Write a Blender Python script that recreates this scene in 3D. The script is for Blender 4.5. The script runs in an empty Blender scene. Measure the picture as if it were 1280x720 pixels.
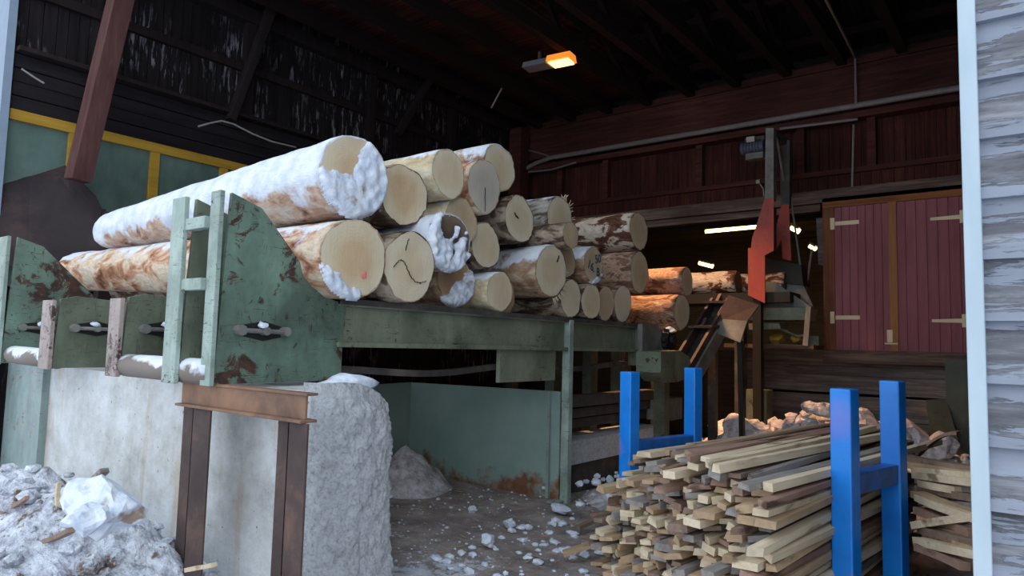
import bpy, math, random
from mathutils import Vector, Matrix, noise
random.seed(7)
col = bpy.context.scene.collection
rad = math.radians
# ------------------------------------------------------------------ camera model (measured from the photo)
F, YAW, PITCH, ROLL, EYE = 865.0, 37.6, 4.7, 1.45, 1.5
CR = (Matrix.Rotation(rad(YAW), 3, 'Z') @ Matrix.Rotation(rad(90 + PITCH), 3, 'X') @ Matrix.Rotation(rad(ROLL), 3, 'Z'))
CO = Vector((0, 0, EYE))
def _on(ax, val, px, py):
    d = CR @ Vector(((px - 640) / F, -(py - 360) / F, -1))
    return CO + d * ((val - CO[ax]) / d[ax])
def at_x(px, py, x): return _on(0, x, px, py)
def at_y(px, py, y): return _on(1, y, px, py)
def at_z(px, py, z): return _on(2, z, px, py)
def pj(p):
    c = CR.transposed() @ (Vector(p) - CO)
    return (640 + F * c.x / -c.z, 360 - F * c.y / -c.z, -c.z)
cam = bpy.data.cameras.new('camera'); cam.sensor_width = 36; cam.lens = F * 36 / 1280; cam.clip_end = 200
co = bpy.data.objects.new('camera', cam); co.matrix_world = Matrix.Translation(CO) @ CR.to_4x4(); col.objects.link(co)
bpy.context.scene.camera = co
bpy.context.scene.view_settings.view_transform = 'Standard'
bpy.context.scene.view_settings.look = 'None'
bpy.context.scene.view_settings.gamma = 1.14

# ------------------------------------------------------------------ materials
def C(r, g, b):
    f = lambda v: (v / 255 / 12.92) if v / 255 <= .04045 else ((v / 255 + .055) / 1.055) ** 2.4
    return (f(r), f(g), f(b), 1)
class NT:
    def __init__(s, name, rough=.8, metal=0, spec=.3):
        s.m = bpy.data.materials.new(name); s.m.use_nodes = True; s.t = s.m.node_tree
        s.b = s.t.nodes['Principled BSDF']; s.b.inputs['Roughness'].default_value = rough
        s.b.inputs['Metallic'].default_value = metal; s.b.inputs['Specular IOR Level'].default_value = spec
    def n(s, ty): return s.t.nodes.new(ty)
    def l(s, a, b): s.t.links.new(a, b)
    def vec(s, sc=(1, 1, 1), out='Object', rot=(0, 0, 0), rnd=True):
        tc = s.n('ShaderNodeTexCoord'); mp = s.n('ShaderNodeMapping'); mp.inputs['Scale'].default_value = sc; mp.inputs['Rotation'].default_value = rot
        s.l(tc.outputs[out], mp.inputs['Vector'])
        if rnd:
            oi = s.n('ShaderNodeObjectInfo'); ma = s.math('MULTIPLY', oi.outputs['Random'], 37.0); s.l(ma, mp.inputs['Location'])
        return mp.outputs['Vector']
    def noise(s, vec, sc, det=4, ro=.55, dist=0):
        t = s.n('ShaderNodeTexNoise'); t.inputs['Scale'].default_value = sc; t.inputs['Detail'].default_value = det
        t.inputs['Roughness'].default_value = ro; t.inputs['Distortion'].default_value = dist; s.l(vec, t.inputs['Vector']); return t.outputs['Fac']
    def ramp(s, fac, stops):
        r = s.n('ShaderNodeValToRGB'); e = r.color_ramp.elements
        while len(e) < len(stops): e.new(.5)
        for k, (p, c) in zip(e, stops): k.position = p; k.color = c if not isinstance(c, (int, float)) else (c, c, c, 1)
        s.l(fac, r.inputs['Fac']); return r.outputs['Color']
    def step(s, fac, a, b): return s.ramp(fac, [(a, 0.0), (b, 1.0)])
    def mix(s, f, a, b, mode='MIX'):
        x = s.n('ShaderNodeMix'); x.data_type = 'RGBA'; x.blend_type = mode
        for sk, v in ((x.inputs[0], f), (x.inputs[6], a), (x.inputs[7], b)):
            if isinstance(v, bpy.types.NodeSocket): s.l(v, sk)
            else: sk.default_value = v
        return x.outputs[2]
    def math(s, op, a, b=0.0, clamp=False):
        x = s.n('ShaderNodeMath'); x.operation = op; x.use_clamp = clamp
        for sk, v in ((x.inputs[0], a), (x.inputs[1], b)):
            if isinstance(v, bpy.types.NodeSocket): s.l(v, sk)
            else: sk.default_value = v
        return x.outputs[0]
    def sep(s, v):
        x = s.n('ShaderNodeSeparateXYZ'); s.l(v, x.inputs[0]); return x.outputs
    def geo(s, k): return s.n('ShaderNodeNewGeometry').outputs[k]
    def bump(s, h, st=.5, d=.02):
        x = s.n('ShaderNodeBump'); x.inputs['Strength'].default_value = st; x.inputs['Distance'].default_value = d; s.l(h, x.inputs['Height'])
        s.l(x.outputs[0], s.b.inputs['Normal'])
    def done(s, c=None, rough=None):
        if c is not None:
            if isinstance(c, bpy.types.NodeSocket): s.l(c, s.b.inputs['Base Color'])
            else: s.b.inputs['Base Color'].default_value = c
        if rough is not None: s.l(rough, s.b.inputs['Roughness'])
        return s.m
def snow_over(k, c, amount, sc=3.0, lo=.08):
    """frozen snow lying on upward faces and caught in patches"""
    v = k.vec((1, 1, 1)); up = k.sep(k.geo('Normal'))[2]
    f = k.math('ADD', k.math('MULTIPLY', up, .32), k.noise(v, sc, 6, .62))
    f = k.step(k.math('ADD', f, amount - .5), .40, .40 + lo)
    sn = k.ramp(k.noise(v, 9, 5), [(.3, C(196, 208, 228)), (.7, C(240, 244, 252))])
    return k.mix(f, c, sn), f
def bark(name, stops, snow=None, sc=6.5, stretch=.5, bumpd=.02):
    k = NT(name, .95, 0, .1); v = k.vec((stretch, 1, 1))
    n1 = k.noise(v, sc, 8, .62, .8); c = k.ramp(n1, stops)
    n2 = k.noise(v, sc * 5, 6, .7); c = k.mix(.55, c, k.ramp(n2, [(.3, .25), (.7, 1.0)]), 'MULTIPLY')
    k.bump(k.math('ADD', n1, k.math('MULTIPLY', n2, .6)), 1.0, bumpd)
    if snow is not None: c, f = snow_over(k, c, snow)
    return k.done(c)
def endgrain(name, core, sap, edge, stain=.5):
    k = NT(name, .85, 0, .15); v = k.vec((1, 1, 1), rnd=False); vr = k.vec((1, 1, 1))
    s = k.sep(v); ln = k.n('ShaderNodeVectorMath'); ln.operation = 'LENGTH'
    cb = k.n('ShaderNodeCombineXYZ'); k.l(s[1], cb.inputs[1]); k.l(s[2], cb.inputs[2]); k.l(cb.outputs[0], ln.inputs[0])
    d = k.math('ADD', ln.outputs['Value'], k.math('MULTIPLY', k.noise(vr, 6, 4), .12))
    base = k.ramp(d, [(.06, core), (.17, core), (.24, sap), (.36, edge)])
    st = k.step(k.noise(vr, 3.2, 3), .5, .72)
    base = k.mix(k.math('MULTIPLY', st, stain), base, C(176, 134, 88))
    rings = k.math('SINE', k.math('MULTIPLY', d, 420.0)); base = k.mix(k.math('MULTIPLY', k.math('ADD', rings, 1.0), .045), base, C(110, 80, 50))
    saw = k.noise(k.vec((1, 60, 3), rot=(rad(25), 0, 0)), 2, 3); base = k.mix(.22, base, k.ramp(saw, [(.3, .55), (.65, 1.0)]), 'MULTIPLY')
    k.bump(saw, .25, .004)
    return k.done(base)
def paint(name, a, b, c, rust=.55, scale=1.0, rough=.55, rustc=(38, 27, 24), snow=None, rnd=True):
    """chipped, scratched paint on steel"""
    k = NT(name, rough, 0, .35); v = k.vec((1, 1, 1), rnd=rnd)
    base = k.ramp(k.noise(v, 2.3 * scale, 4), [(.3, C(*a)), (.5, C(*b)), (.72, C(*c))])
    base = k.mix(.25, base, k.ramp(k.noise(k.vec((3, 3, .5)), 4 * scale, 4), [(.35, .3), (.65, 1.0)]), 'MULTIPLY')
    vd = k.n('ShaderNodeTexNoise'); vd.inputs['Scale'].default_value = 5 * scale; vd.inputs['Detail'].default_value = 8; vd.inputs['Roughness'].default_value = .72; vd.inputs['Distortion'].default_value = 1.4
    k.l(v, vd.inputs['Vector'])
    big = k.noise(v, 1.4 * scale, 3)
    f = k.step(k.math('ADD', vd.outputs['Fac'], k.math('MULTIPLY', k.math('SUBTRACT', big, .5), .55)), rust, rust + .05)
    s1 = k.noise(k.vec((7, 7, 60), rot=(rad(28), rad(8), 0)), 1.3 * scale, 4, .6, 1.2); s2 = k.noise(k.vec((7, 60, 9), rot=(rad(-50), 0, 0)), 1.1 * scale, 4, .6, 1.2)
    f2 = k.math('MULTIPLY', k.math('MAXIMUM', k.step(s1, .61, .655), k.step(s2, .62, .665)), k.step(k.noise(v, 3.0 * scale, 3), .42, .56))
    if rust > .9: f2 = k.math('MULTIPLY', f2, 0.0)
    f = k.math('MAXIMUM', f, f2)
    base = k.mix(f, base, k.ramp(k.noise(v, 18 * scale, 4), [(.35, C(*rustc)), (.7, C(rustc[0] * 2.1, rustc[1] * 1.7, rustc[2] * 1.5))]))
    base = k.mix(.55, base, k.ramp(k.noise(k.vec((1, 1, .7)), 2.6 * scale, 7, .68, .4), [(.34, .3), (.56, 1.0)]), 'MULTIPLY')
    k.bump(f, -.4, .004)
    if snow is not None: base, _ = snow_over(k, base, snow)
    return k.done(base)
def rusty(name, dark, mid, orange, sc=3.0, thr=.6, rough=.75, snow=None):
    k = NT(name, rough, .15, .3); v = k.vec((1, 1, 1))
    c = k.ramp(k.noise(v, sc, 7, .65, .4), [(.3, C(*dark)), (.55, C(*mid)), (thr + .15, C(*orange))])
    k.bump(k.noise(v, sc * 12, 4), .3, .006)
    if snow is not None: c, _ = snow_over(k, c, snow)
    return k.done(c)
def planks(name, stops, axis='z', sc=1.0, gscale=22, bumpd=.01, var=.35, rough=.9):
    """grain running along one axis, plus per-island tone"""
    st = {'x': (.06, 1, 1), 'y': (1, .06, 1), 'z': (1, 1, .06)}[axis]
    k = NT(name, rough, 0, .12); v = k.vec(st, rnd=False)
    g = k.noise(v, gscale * sc, 6, .65, .6); big = k.noise(k.vec((.7, .7, .7)), 1.3 * sc, 4)
    c = k.ramp(k.math('ADD', k.math('MULTIPLY', g, .6), k.math('MULTIPLY', big, .4)), stops)
    isl = k.n('ShaderNodeNewGeometry').outputs['Random Per Island']
    c = k.mix(var, c, k.ramp(isl, [(0, .25), (1, 1.0)]), 'MULTIPLY')
    k.bump(g, .5, bumpd); return k.done(c)
def flat(name, c, rough=.7, metal=0, var=.25, sc=8):
    k = NT(name, rough, metal); v = k.vec()
    return k.done(k.mix(var, C(*c), k.ramp(k.noise(v, sc, 5), [(.3, .3), (.7, 1.0)]), 'MULTIPLY'))
def glow(name, c, s):
    k = NT(name); k.b.inputs['Emission Color'].default_value = C(*c); k.b.inputs['Emission Strength'].default_value = s; return k.done(C(*c))
m = {}
m['bark_birch'] = bark('bark_birch', [(.36, C(66, 44, 36)), (.49, C(112, 74, 58)), (.515, C(206, 190, 172)), (.7, C(232, 220, 204))])
m['bark_orange'] = bark('bark_orange', [(.33, C(74, 52, 44)), (.46, C(130, 96, 80)), (.50, C(190, 158, 134)), (.56, C(156, 112, 90)), (.66, C(222, 200, 178))])
m['bark_brown'] = bark('bark_brown', [(.35, C(60, 48, 42)), (.48, C(112, 92, 78)), (.53, C(176, 156, 134)), (.7, C(204, 188, 168))])
m['bark_pale'] = bark('bark_pale', [(.3, C(150, 126, 98)), (.5, C(216, 196, 156)), (.7, C(236, 226, 200))], snow=.2, bumpd=.008)
m['bark_flake'] = bark('bark_flake', [(.34, C(120, 72, 52)), (.45, C(206, 150, 116)), (.55, C(238, 214, 184)), (.72, C(246, 232, 212))], snow=.2)
m['bark_snow'] = bark('bark_snow', [(.33, C(120, 84, 68)), (.45, C(206, 164, 138)), (.6, C(232, 214, 194))], snow=.60)
m['bark_snow2'] = bark('bark_snow_half', [(.33, C(90, 62, 50)), (.5, C(176, 140, 112)), (.7, C(226, 205, 180))], snow=.34)
m['bark_greybirch'] = bark('bark_greybirch', [(.36, C(50, 42, 40)), (.46, C(104, 94, 86)), (.51, C(176, 168, 160)), (.75, C(206, 200, 192))], snow=.18)
m['end_cream'] = endgrain('end_cream', C(214, 196, 162), C(224, 210, 182), C(216, 202, 174), .2)
m['end_tan'] = endgrain('end_tan', C(206, 176, 138), C(216, 198, 164), C(224, 212, 188), .45)
m['end_pale'] = endgrain('end_pale', C(218, 204, 174), C(224, 212, 186), C(210, 198, 172), .1)
m['end_grey'] = endgrain('end_grey', C(182, 176, 164), C(194, 187, 172), C(204, 193, 172), .06)
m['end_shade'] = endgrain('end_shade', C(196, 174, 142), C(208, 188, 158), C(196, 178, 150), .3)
m['end_in_shade'] = endgrain('end_in_shade', C(104, 76, 62), C(112, 84, 70), C(120, 92, 76), .2)  # far log ends lying in shade, the darkening put into these browns
m['end_hollow_shade'] = endgrain('end_hollow_shade', C(70, 60, 58), C(110, 96, 88), C(90, 78, 72), .3)  # dark tones stand for shadow inside the broken end
m['end_brown'] = endgrain('end_brown', C(160, 126, 96), C(184, 152, 116), C(170, 138, 108), .4)
k = NT('frozen_snow', .7, 0, .3); v = k.vec(); nz = k.noise(v, 14, 7, .65); k.bump(nz, .8, .02)
c = k.ramp(nz, [(.3, C(176, 192, 218)), (.5, C(214, 224, 240)), (.7, C(240, 245, 252))])
c = k.mix(k.step(k.noise(v, 5, 5), .62, .7), c, C(150, 128, 112)); m['snow'] = k.done(c)
k = NT('dirty_snow', .8, 0, .25); v = k.vec((1, 1, 1), rnd=False); nz = k.noise(v, 9, 8, .7); k.bump(k.math('ADD', nz, k.noise(v, 40, 3)), 1.0, .03)
c = k.ramp(nz, [(.3, C(104, 98, 102)), (.43, C(168, 172, 186)), (.54, C(216, 222, 234)), (.72, C(244, 247, 252))])
c = k.mix(k.step(k.noise(v, 7, 6, .7), .56, .62), c, C(112, 94, 84)); m['dirty_snow'] = k.done(c)
k = NT('ice_grey', .75, 0, .25); v = k.vec((1, 1, 1), rnd=False); nz = k.noise(v, 8, 8, .7); k.bump(nz, 1.0, .03)
c = k.ramp(nz, [(.3, C(108, 98, 98)), (.45, C(170, 163, 166)), (.6, C(214, 210, 216))]); m['ice_grey'] = k.done(c)
# ground: dark sawdust dirt inside, trodden snow outside
k = NT('yard_ground', .95, 0, .1); v = k.vec((1, 1, 1), rnd=False); xyz = k.sep(v)
d1 = k.ramp(k.noise(v, 3, 7, .65), [(.3, C(112, 100, 97)), (.5, C(152, 140, 136)), (.7, C(186, 174, 169))])
d1 = k.mix(k.step(k.noise(v, 26, 6, .7), .58, .64), d1, C(150, 140, 136))
d1 = k.mix(k.step(k.noise(v, 12, 8, .75), .60, .66), d1, C(196, 198, 206))
sn = k.ramp(k.noise(v, 8, 7, .7), [(.3, C(160, 162, 172)), (.55, C(214, 220, 232)), (.75, C(240, 243, 250))])
f = k.step(k.math('ADD', k.math('MULTIPLY', xyz[1], -.2), k.math('ADD', k.noise(v, 2.0, 4), k.math('MULTIPLY', k.noise(v, 22, 5, .7), .7))), .16, .24)
k.bump(k.noise(v, 16, 7, .7), .9, .04); m['ground'] = k.done(k.mix(f, d1, sn))
# concrete
k = NT('weathered_concrete', .9, 0, .2); v = k.vec((1, 1, 1), rnd=False)
c = k.ramp(k.noise(v, 2.2, 8, .68), [(.28, C(140, 142, 142)), (.42, C(188, 190, 188)), (.58, C(214, 218, 220)), (.72, C(228, 233, 238))])
c = k.mix(k.step(k.noise(k.vec((3, 3, .25), rnd=False), 1.8, 5), .56, .72), c, C(188, 158, 122))
c = k.mix(k.step(k.noise(k.vec((1, 1, 1), rnd=False), 30, 3), .68, .72), c, C(110, 108, 104))
xx = k.sep(v)[0]; lf = k.step(k.math('ADD', k.math('MULTIPLY', xx, -1.0), k.math('MULTIPLY', k.noise(v, 4, 4), .2)), 6.95 / 10, 7.0 / 10)
k.bump(k.noise(v, 14, 8, .75), .6, .02); m['concrete'] = k.done(c)
k = NT('rough_concrete', .95, 0, .2); v = k.vec((1, 1, 1), rnd=False); nz = k.noise(v, 11, 9, .78); k.bump(nz, 1.0, .05)
m['rough_concrete'] = k.done(k.mix(.5, k.ramp(nz, [(.3, C(140, 142, 146)), (.47, C(200, 204, 210)), (.65, C(232, 237, 244))]), k.ramp(k.noise(v, 55, 5, .7), [(.35, C(120, 120, 122)), (.5, C(214, 218, 224)), (.7, C(238, 242, 248))])))
m['green'] = paint('chipped_green_paint', (72, 88, 76), (94, 118, 103), (114, 144, 126), .525)
m['mint'] = paint('worn_mint_paint', (132, 152, 142), (150, 170, 160), (168, 186, 178), .65, 1.6)
m['moss'] = paint('dull_green_paint', (80, 88, 72), (98, 108, 90), (114, 124, 106), .62)
m['railgreen'] = paint('faded_rail_green', (98, 106, 90), (120, 128, 108), (134, 140, 122), .68)
m['pinkrust'] = paint('worn_pinkish_edge', (150, 134, 128), (166, 150, 144), (140, 120, 112), .56, 2)
m['teal'] = paint('teal_sheet_paint', (120, 140, 138), (136, 156, 154), (148, 166, 164), .70, .8, .5, (88, 62, 46))
m['greensheet'] = paint('green_wall_sheet', (74, 96, 90), (84, 108, 100), (92, 116, 108), .98, .6, .55)
k = NT('rust_streaked_sheet', .6, .05, .3); v = k.vec((1, 1, 1), rnd=False); z = k.sep(k.vec((1, 1, 1), 'Object', rnd=False))[2]
b_ = k.ramp(k.noise(v, 1.6, 5), [(.3, C(116, 142, 136)), (.7, C(142, 164, 156))])
rf = k.math('ADD', k.math('SUBTRACT', .62, k.math('MULTIPLY', z, 1.15)), k.math('MULTIPLY', k.math('SUBTRACT', k.noise(v, 3.2, 7, .65), .5), 1.5))
b_ = k.mix(k.step(rf, .42, .62), b_, k.ramp(k.noise(v, 9, 5), [(.3, C(84, 54, 38)), (.7, C(134, 90, 62))])); m['rustsheet'] = k.done(b_)
m['rust'] = rusty('rusty_steel', (46, 36, 35), (72, 56, 53), (108, 80, 68))
m['rust_orange'] = rusty('orange_rust', (92, 70, 60), (140, 104, 80), (196, 132, 66), 2.2, .46)
m['darksteel'] = rusty('dark_steel', (44, 42, 42), (72, 68, 66), (106, 98, 92))
m['hopper'] = rusty('brown_scale_steel', (24, 20, 23), (44, 34, 37), (70, 52, 50), 1.6)
m['greysteel'] = rusty('grey_steel', (76, 76, 74), (110, 110, 106), (140, 136, 130))
m['redpaint'] = paint('faded_red_paint', (176, 58, 46), (160, 62, 50), (120, 70, 58), .68, 1, .6, (80, 50, 44))
k = NT('blue_paint', .42, 0, .45); v = k.vec()
c = k.ramp(k.noise(v, 3, 4), [(.3, C(6, 98, 196)), (.55, C(12, 122, 226)), (.75, C(28, 130, 228))])
c = k.mix(k.math('MULTIPLY', k.step(k.noise(v, 2.6, 2), .60, .78), .4), c, C(168, 104, 180))
c = k.mix(k.step(k.noise(v, 26, 5, .7), .69, .73), c, C(60, 58, 66)); m['blue'] = k.done(c)
m['bluerail'] = paint('scuffed_blue_paint', (14, 84, 160), (18, 100, 190), (44, 98, 160), .6, 2, .5, (64, 58, 60))
WO = [('pale', (188, 166, 136), (220, 202, 172)), ('honey', (150, 122, 94), (182, 154, 122)), ('brown', (104, 84, 72), (138, 116, 100)), ('grey', (108, 102, 98), (148, 142, 138)), ('reddish', (122, 94, 80), (156, 124, 108))]
for nm, a, b in WO:
    k = NT('stick_' + nm, .85, 0, .15); v = k.vec((1, .05, 1)); g = k.noise(v, 40, 5, .6); bg = k.noise(k.vec(), 3, 4)
    c = k.ramp(k.math('ADD', k.math('MULTIPLY', g, .5), k.math('MULTIPLY', bg, .5)), [(.36, C(*a)), (.62, C(*b))])
    c = k.mix(k.step(k.noise(k.vec((1, .2, 1)), 7, 5), .60, .68), c, C(a[0] * .62, a[1] * .6, a[2] * .58)); k.bump(g, .4, .004)
    m['w_' + nm] = k.done(c)
m['redboards'] = planks('dark_red_boards', [(.3, C(34, 20, 19)), (.5, C(62, 34, 30)), (.7, C(92, 52, 42))], 'z')
m['redfascia'] = planks('dark_red_fascia', [(.3, C(38, 23, 22)), (.5, C(68, 39, 35)), (.7, C(94, 58, 50))], 'x', .7)
m['oldbeam'] = planks('old_grey_beam', [(.3, C(44, 36, 34)), (.5, C(84, 70, 64)), (.7, C(140, 122, 112))], 'x', .7)
m['greyboards'] = planks('old_grey_boards', [(.3, C(48, 45, 45)), (.5, C(86, 82, 80)), (.7, C(136, 128, 122))], 'x')
m['darkroom'] = planks('dark_room_boards', [(.3, C(30, 26, 22)), (.7, C(64, 54, 44))], 'x'); m['backroom'] = planks('lit_back_room_boards', [(.3, C(70, 56, 42)), (.7, C(120, 98, 72))], 'x')  # back room boards coloured lighter to look lit by the tubes
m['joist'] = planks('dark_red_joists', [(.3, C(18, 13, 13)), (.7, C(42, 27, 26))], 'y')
m['roofboards'] = planks('red_lit_roof_boards', [(.3, C(28, 16, 14)), (.5, C(64, 34, 28)), (.72, C(120, 70, 56))], 'x', .8, var=.7)  # reddish light on the roof planks is put into their colour
m['frame_wood'] = planks('brown_frame_wood', [(.3, C(92, 56, 42)), (.55, C(132, 84, 60)), (.75, C(156, 102, 70))], 'z')
m['frame_wood_x'] = planks('brown_frame_wood_flat', [(.3, C(100, 60, 40)), (.55, C(146, 92, 58)), (.75, C(166, 110, 70))], 'x')
m['stile'] = planks('orange_brown_stile', [(.3, C(134, 88, 58)), (.7, C(184, 128, 84))], 'z')
m['burgundy'] = planks('burgundy_boards', [(.3, C(118, 68, 76)), (.6, C(146, 86, 95)), (.75, C(156, 98, 106))], 'z', 1, 14, .004, .22, .6)
k = NT('flaking_black_boards', .9, 0, .15); v = k.vec((1, 1, .07), rnd=False)
g = k.noise(v, 16, 6, .65); c = k.ramp(g, [(.3, C(16, 14, 17)), (.7, C(38, 32, 34))])
fl = k.math('MULTIPLY', k.step(k.noise(k.vec((1, 1, .14), rnd=False), 24, 5, .62, .3), .55, .62), k.step(k.noise(k.vec((1, 1, 1), rnd=False), 1.1, 4), .46, .6))
c = k.mix(fl, c, C(126, 124, 132)); isl = k.geo('Random Per Island'); c = k.mix(.4, c, k.ramp(isl, [(0, .3), (1, 1.0)]), 'MULTIPLY'); m['leftboards'] = k.done(c)
m['blacklogs'] = planks('dark_wall_timbers', [(.3, C(14, 13, 17)), (.6, C(34, 30, 33)), (.78, C(62, 48, 44))], 'y', .6)
m['yellow'] = planks('yellow_painted_wood', [(.3, C(130, 96, 30)), (.5, C(168, 128, 44)), (.7, C(186, 146, 56))], 'y', .6, var=.15)
m['brace'] = planks('brown_red_brace', [(.3, C(50, 32, 31)), (.5, C(76, 48, 46)), (.7, C(94, 64, 60))], 'z', .6, var=0)
m['greybrace'] = planks('grey_brown_brace', [(.3, C(20, 16, 17)), (.7, C(42, 34, 34))], 'z', .6, var=0)
k = NT('flaking_grey_clapboard', .9, 0, .15); v = k.vec((.12, 1, 1), rnd=False)
zz = k.sep(k.vec((1, 1, 1), rnd=False))[2]
g = k.noise(v, 20, 6, .65, .4); wood = k.ramp(g, [(.3, C(66, 66, 70)), (.5, C(100, 100, 106)), (.72, C(150, 152, 160))])
pt = k.ramp(k.noise(v, 5, 4), [(.3, C(140, 147, 162)), (.7, C(166, 174, 190))])
fr = k.math('FRACT', k.math('DIVIDE', zz, .19)); f = k.math('ADD', k.noise(k.vec((.22, 1, 2.2), rnd=False), 11, 8, .7, .5), k.math('MULTIPLY', k.math('ABSOLUTE', k.math('SUBTRACT', fr, .45)), -.42))
f = k.step(f, .365, .395); c = k.mix(f, wood, k.mix(.35, pt, wood, 'MULTIPLY')); k.bump(k.math('ADD', k.math('MULTIPLY', f, .6), k.math('MULTIPLY', g, .5)), .7, .008); m['clap'] = k.done(c)
k = NT('pale_blue_trim', .6, 0, .3); v = k.vec((1, 1, .3), rnd=False); c = k.ramp(k.noise(v, 6, 6), [(.3, C(158, 178, 190)), (.7, C(184, 200, 210))]); m['trimpaint'] = k.done(c)
m['jambpaint'] = flat('blue_grey_jamb', (128, 146, 168), .6, 0, .15)
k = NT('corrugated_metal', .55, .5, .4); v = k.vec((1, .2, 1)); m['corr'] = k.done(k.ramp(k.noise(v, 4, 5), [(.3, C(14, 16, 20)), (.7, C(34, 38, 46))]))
m['pipe'] = flat('grey_conduit', (128, 122, 120), .5, .3)
m['wire'] = flat('pale_wire', (150, 146, 142), .6)
m['lampgrey'] = flat('lamp_grey', (120, 120, 122), .5, 0, .1)
m['glow_warm'] = glow('lamp_lens_glow', (255, 190, 96), 6)
m['glow_tube'] = glow('tube_glow', (255, 222, 120), 9)
m['hinge'] = flat('cream_hinge_metal', (206, 186, 152), .5, .2, .15)
m['black'] = flat('black_iron', (30, 28, 28), .6, .3)
m['pink'] = flat('pink_spray', (232, 130, 128), .8, 0, .1)
m['ink'] = flat('dark_teal_ink', (24, 84, 92), .7, 0, .1)
m['motor'] = flat('dull_blue_motor', (62, 68, 84), .6, .2)
m['label'] = flat('off_white_plate', (150, 146, 142), .6, 0, .1)
m['board_green'] = paint('dark_green_board', (48, 58, 52), (58, 68, 60), (70, 78, 70), .66)
m['sacking'] = flat('yellow_scrap', (190, 150, 70), .9)

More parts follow.
